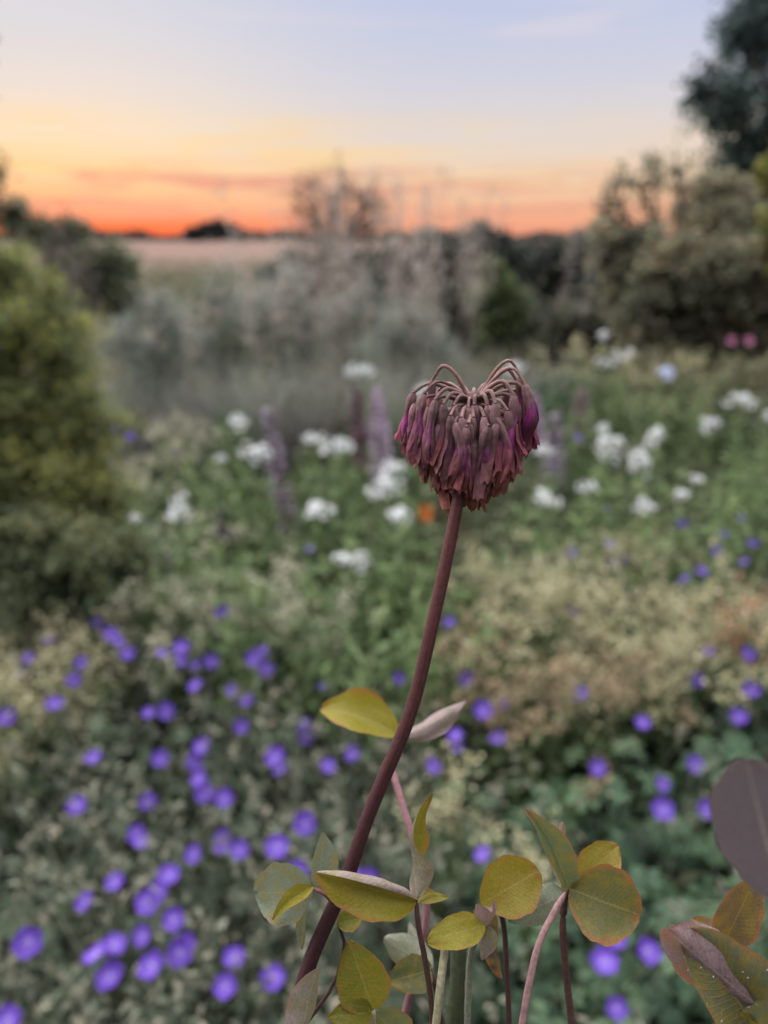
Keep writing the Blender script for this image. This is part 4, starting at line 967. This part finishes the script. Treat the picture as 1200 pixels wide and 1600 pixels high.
# white flecks on the last leaf
me = fl.data; vs_ = np.array([v.co[:] for v in me.vertices]); ns_ = np.array([v.normal[:] for v in me.vertices])
for i in range(26):
    k = int(rng.integers(len(vs_))); nn = ns_[k]
    if np.dot(nn, -FW) < 0: nn = -nn
    mb = MB(); r = rng.uniform(.00012, .0003); s_ = unit(np.cross(nn, rng.normal(size=3))); t_ = np.cross(nn, s_); c = vs_[k]
    ring = [c + (s_ * math.cos(a) * rng.uniform(.6, 1.5) + t_ * math.sin(a)) * r + nn * .00004 for a in np.arange(7) / 7 * 6.283]
    mb.add(ring + [c + nn * (.00004 + r * .5)], [[q, (q + 1) % 7, 7] for q in range(7)], (.62, .6, .62))
    q = mb.build('fleck', M_PETAL, fl)

# ------------------------------------------------------------------ tell look-alikes apart by what stands next to them
def find(txt):
    return next(np.array(o.location)[:2] for o in D.objects if o.get('label', '').startswith(txt))
MARKS = [('the leaning dark mauve spire', find('dark mauve')), ('the pinkish lilac spire', find('pinkish lilac')), ('the greyish mauve spire', find('greyish mauve')), ('the single orange flower', find('single orange')),
         ('the low paired white phlox', find('low white')), ('the joined white phlox heads', find('white phlox with two')), ('the pale blue phlox', find('pale blue')), ('the feathery bush', find('large feathery')),
         ('the dark foot bush', find('shadowed')), ('the faded clover', GP[:2]), ('the rusty brown seedheads', find('rusty')), ('the two pink flowers', find('pink flower head before the wide')), ('the wide tan shrub', find('wide shrub')),
         ('the open branching tree', find('small open')), ('the light green shrub', find('small upright')), ('the short withered spike', find('short withered')), ('the broad dark clump', find('broad dark')), ('the tall dark tree', find('tall dark')),
         ('the yellow-green shrub', find('yellow-green')), ('the dusky pink spire', find('faint dusky'))]
ORD = ['closest to', 'second closest to', 'third closest to', 'fourth closest to', 'fifth closest to', 'sixth closest to', 'seventh closest to', 'eighth closest to']
SHORT = {'dark bush in the hedge': 'dark bush of the hedge row', 'low dark bush': 'low dark bush before the hedge', 'pale tall grass clump with feathery seed stalks before the dark': 'pale seeding tall grass by the hedge', 'pale tall grass clump with feathery seed stalks before the silver': 'pale seeding tall grass by silver shrubs',
         'thin grass': 'thin dark-stalked grass', 'dark grey-green tuft': 'dark grey-green grass tuft', 'brownish grass': 'brownish grass tuft', 'fresh green': 'fresh green grass tuft', 'white phlox with a domed flower head growing among': 'domed white phlox among purple spires', 'white phlox with a domed flower head growing right': 'domed white phlox beyond the clover', 'tall narrow': 'tall narrow white phlox spire',
         'upright leafy green clump between': 'leafy green clump between phlox stems', 'upright leafy green clump beyond': 'leafy green clump beyond the clover', 'frothy yellowish': 'frothy yellowish tan clump', 'frothy brownish': 'frothy brownish low clump', 'frothy cream': 'frothy cream clump',
         'frothy grey-tan': 'frothy grey-tan clump', 'frothy straw': 'frothy straw-yellow clump', 'small frothy': 'small frothy cream seedhead', 'dark green lobed': 'dark green sparsely flowered cranesbill', 'grey-green cranesbill': 'grey-green cranesbill full of violet flowers'}
kinds = {}
for o in D.objects:
    if o.parent is None and o.get('label') and o.get('group') and not o.name.startswith('clover'):
        kinds.setdefault(o['label'], []).append(o)
for lab, obs in kinds.items():
    if len(obs) < 2: continue
    sh = next((v for k, v in SHORT.items() if lab.startswith(k)), lab)
    xy = np.array([o.location[:2] for o in obs]); cand = []
    for mi, (mn, mp) in enumerate(MARKS):
        dd = np.linalg.norm(xy - mp, axis=1)
        for rk, oi in enumerate(np.argsort(dd)[:8]): cand.append((rk + dd[oi] * .12, rk, int(oi), mi))
    done = {}
    for c, rk, oi, mi in sorted(cand):
        if oi not in done: done[oi] = f'{sh}, {ORD[rk]} {MARKS[mi][0]}'
    for oi, o in enumerate(obs):
        o['label'] = done.get(oi, lab)
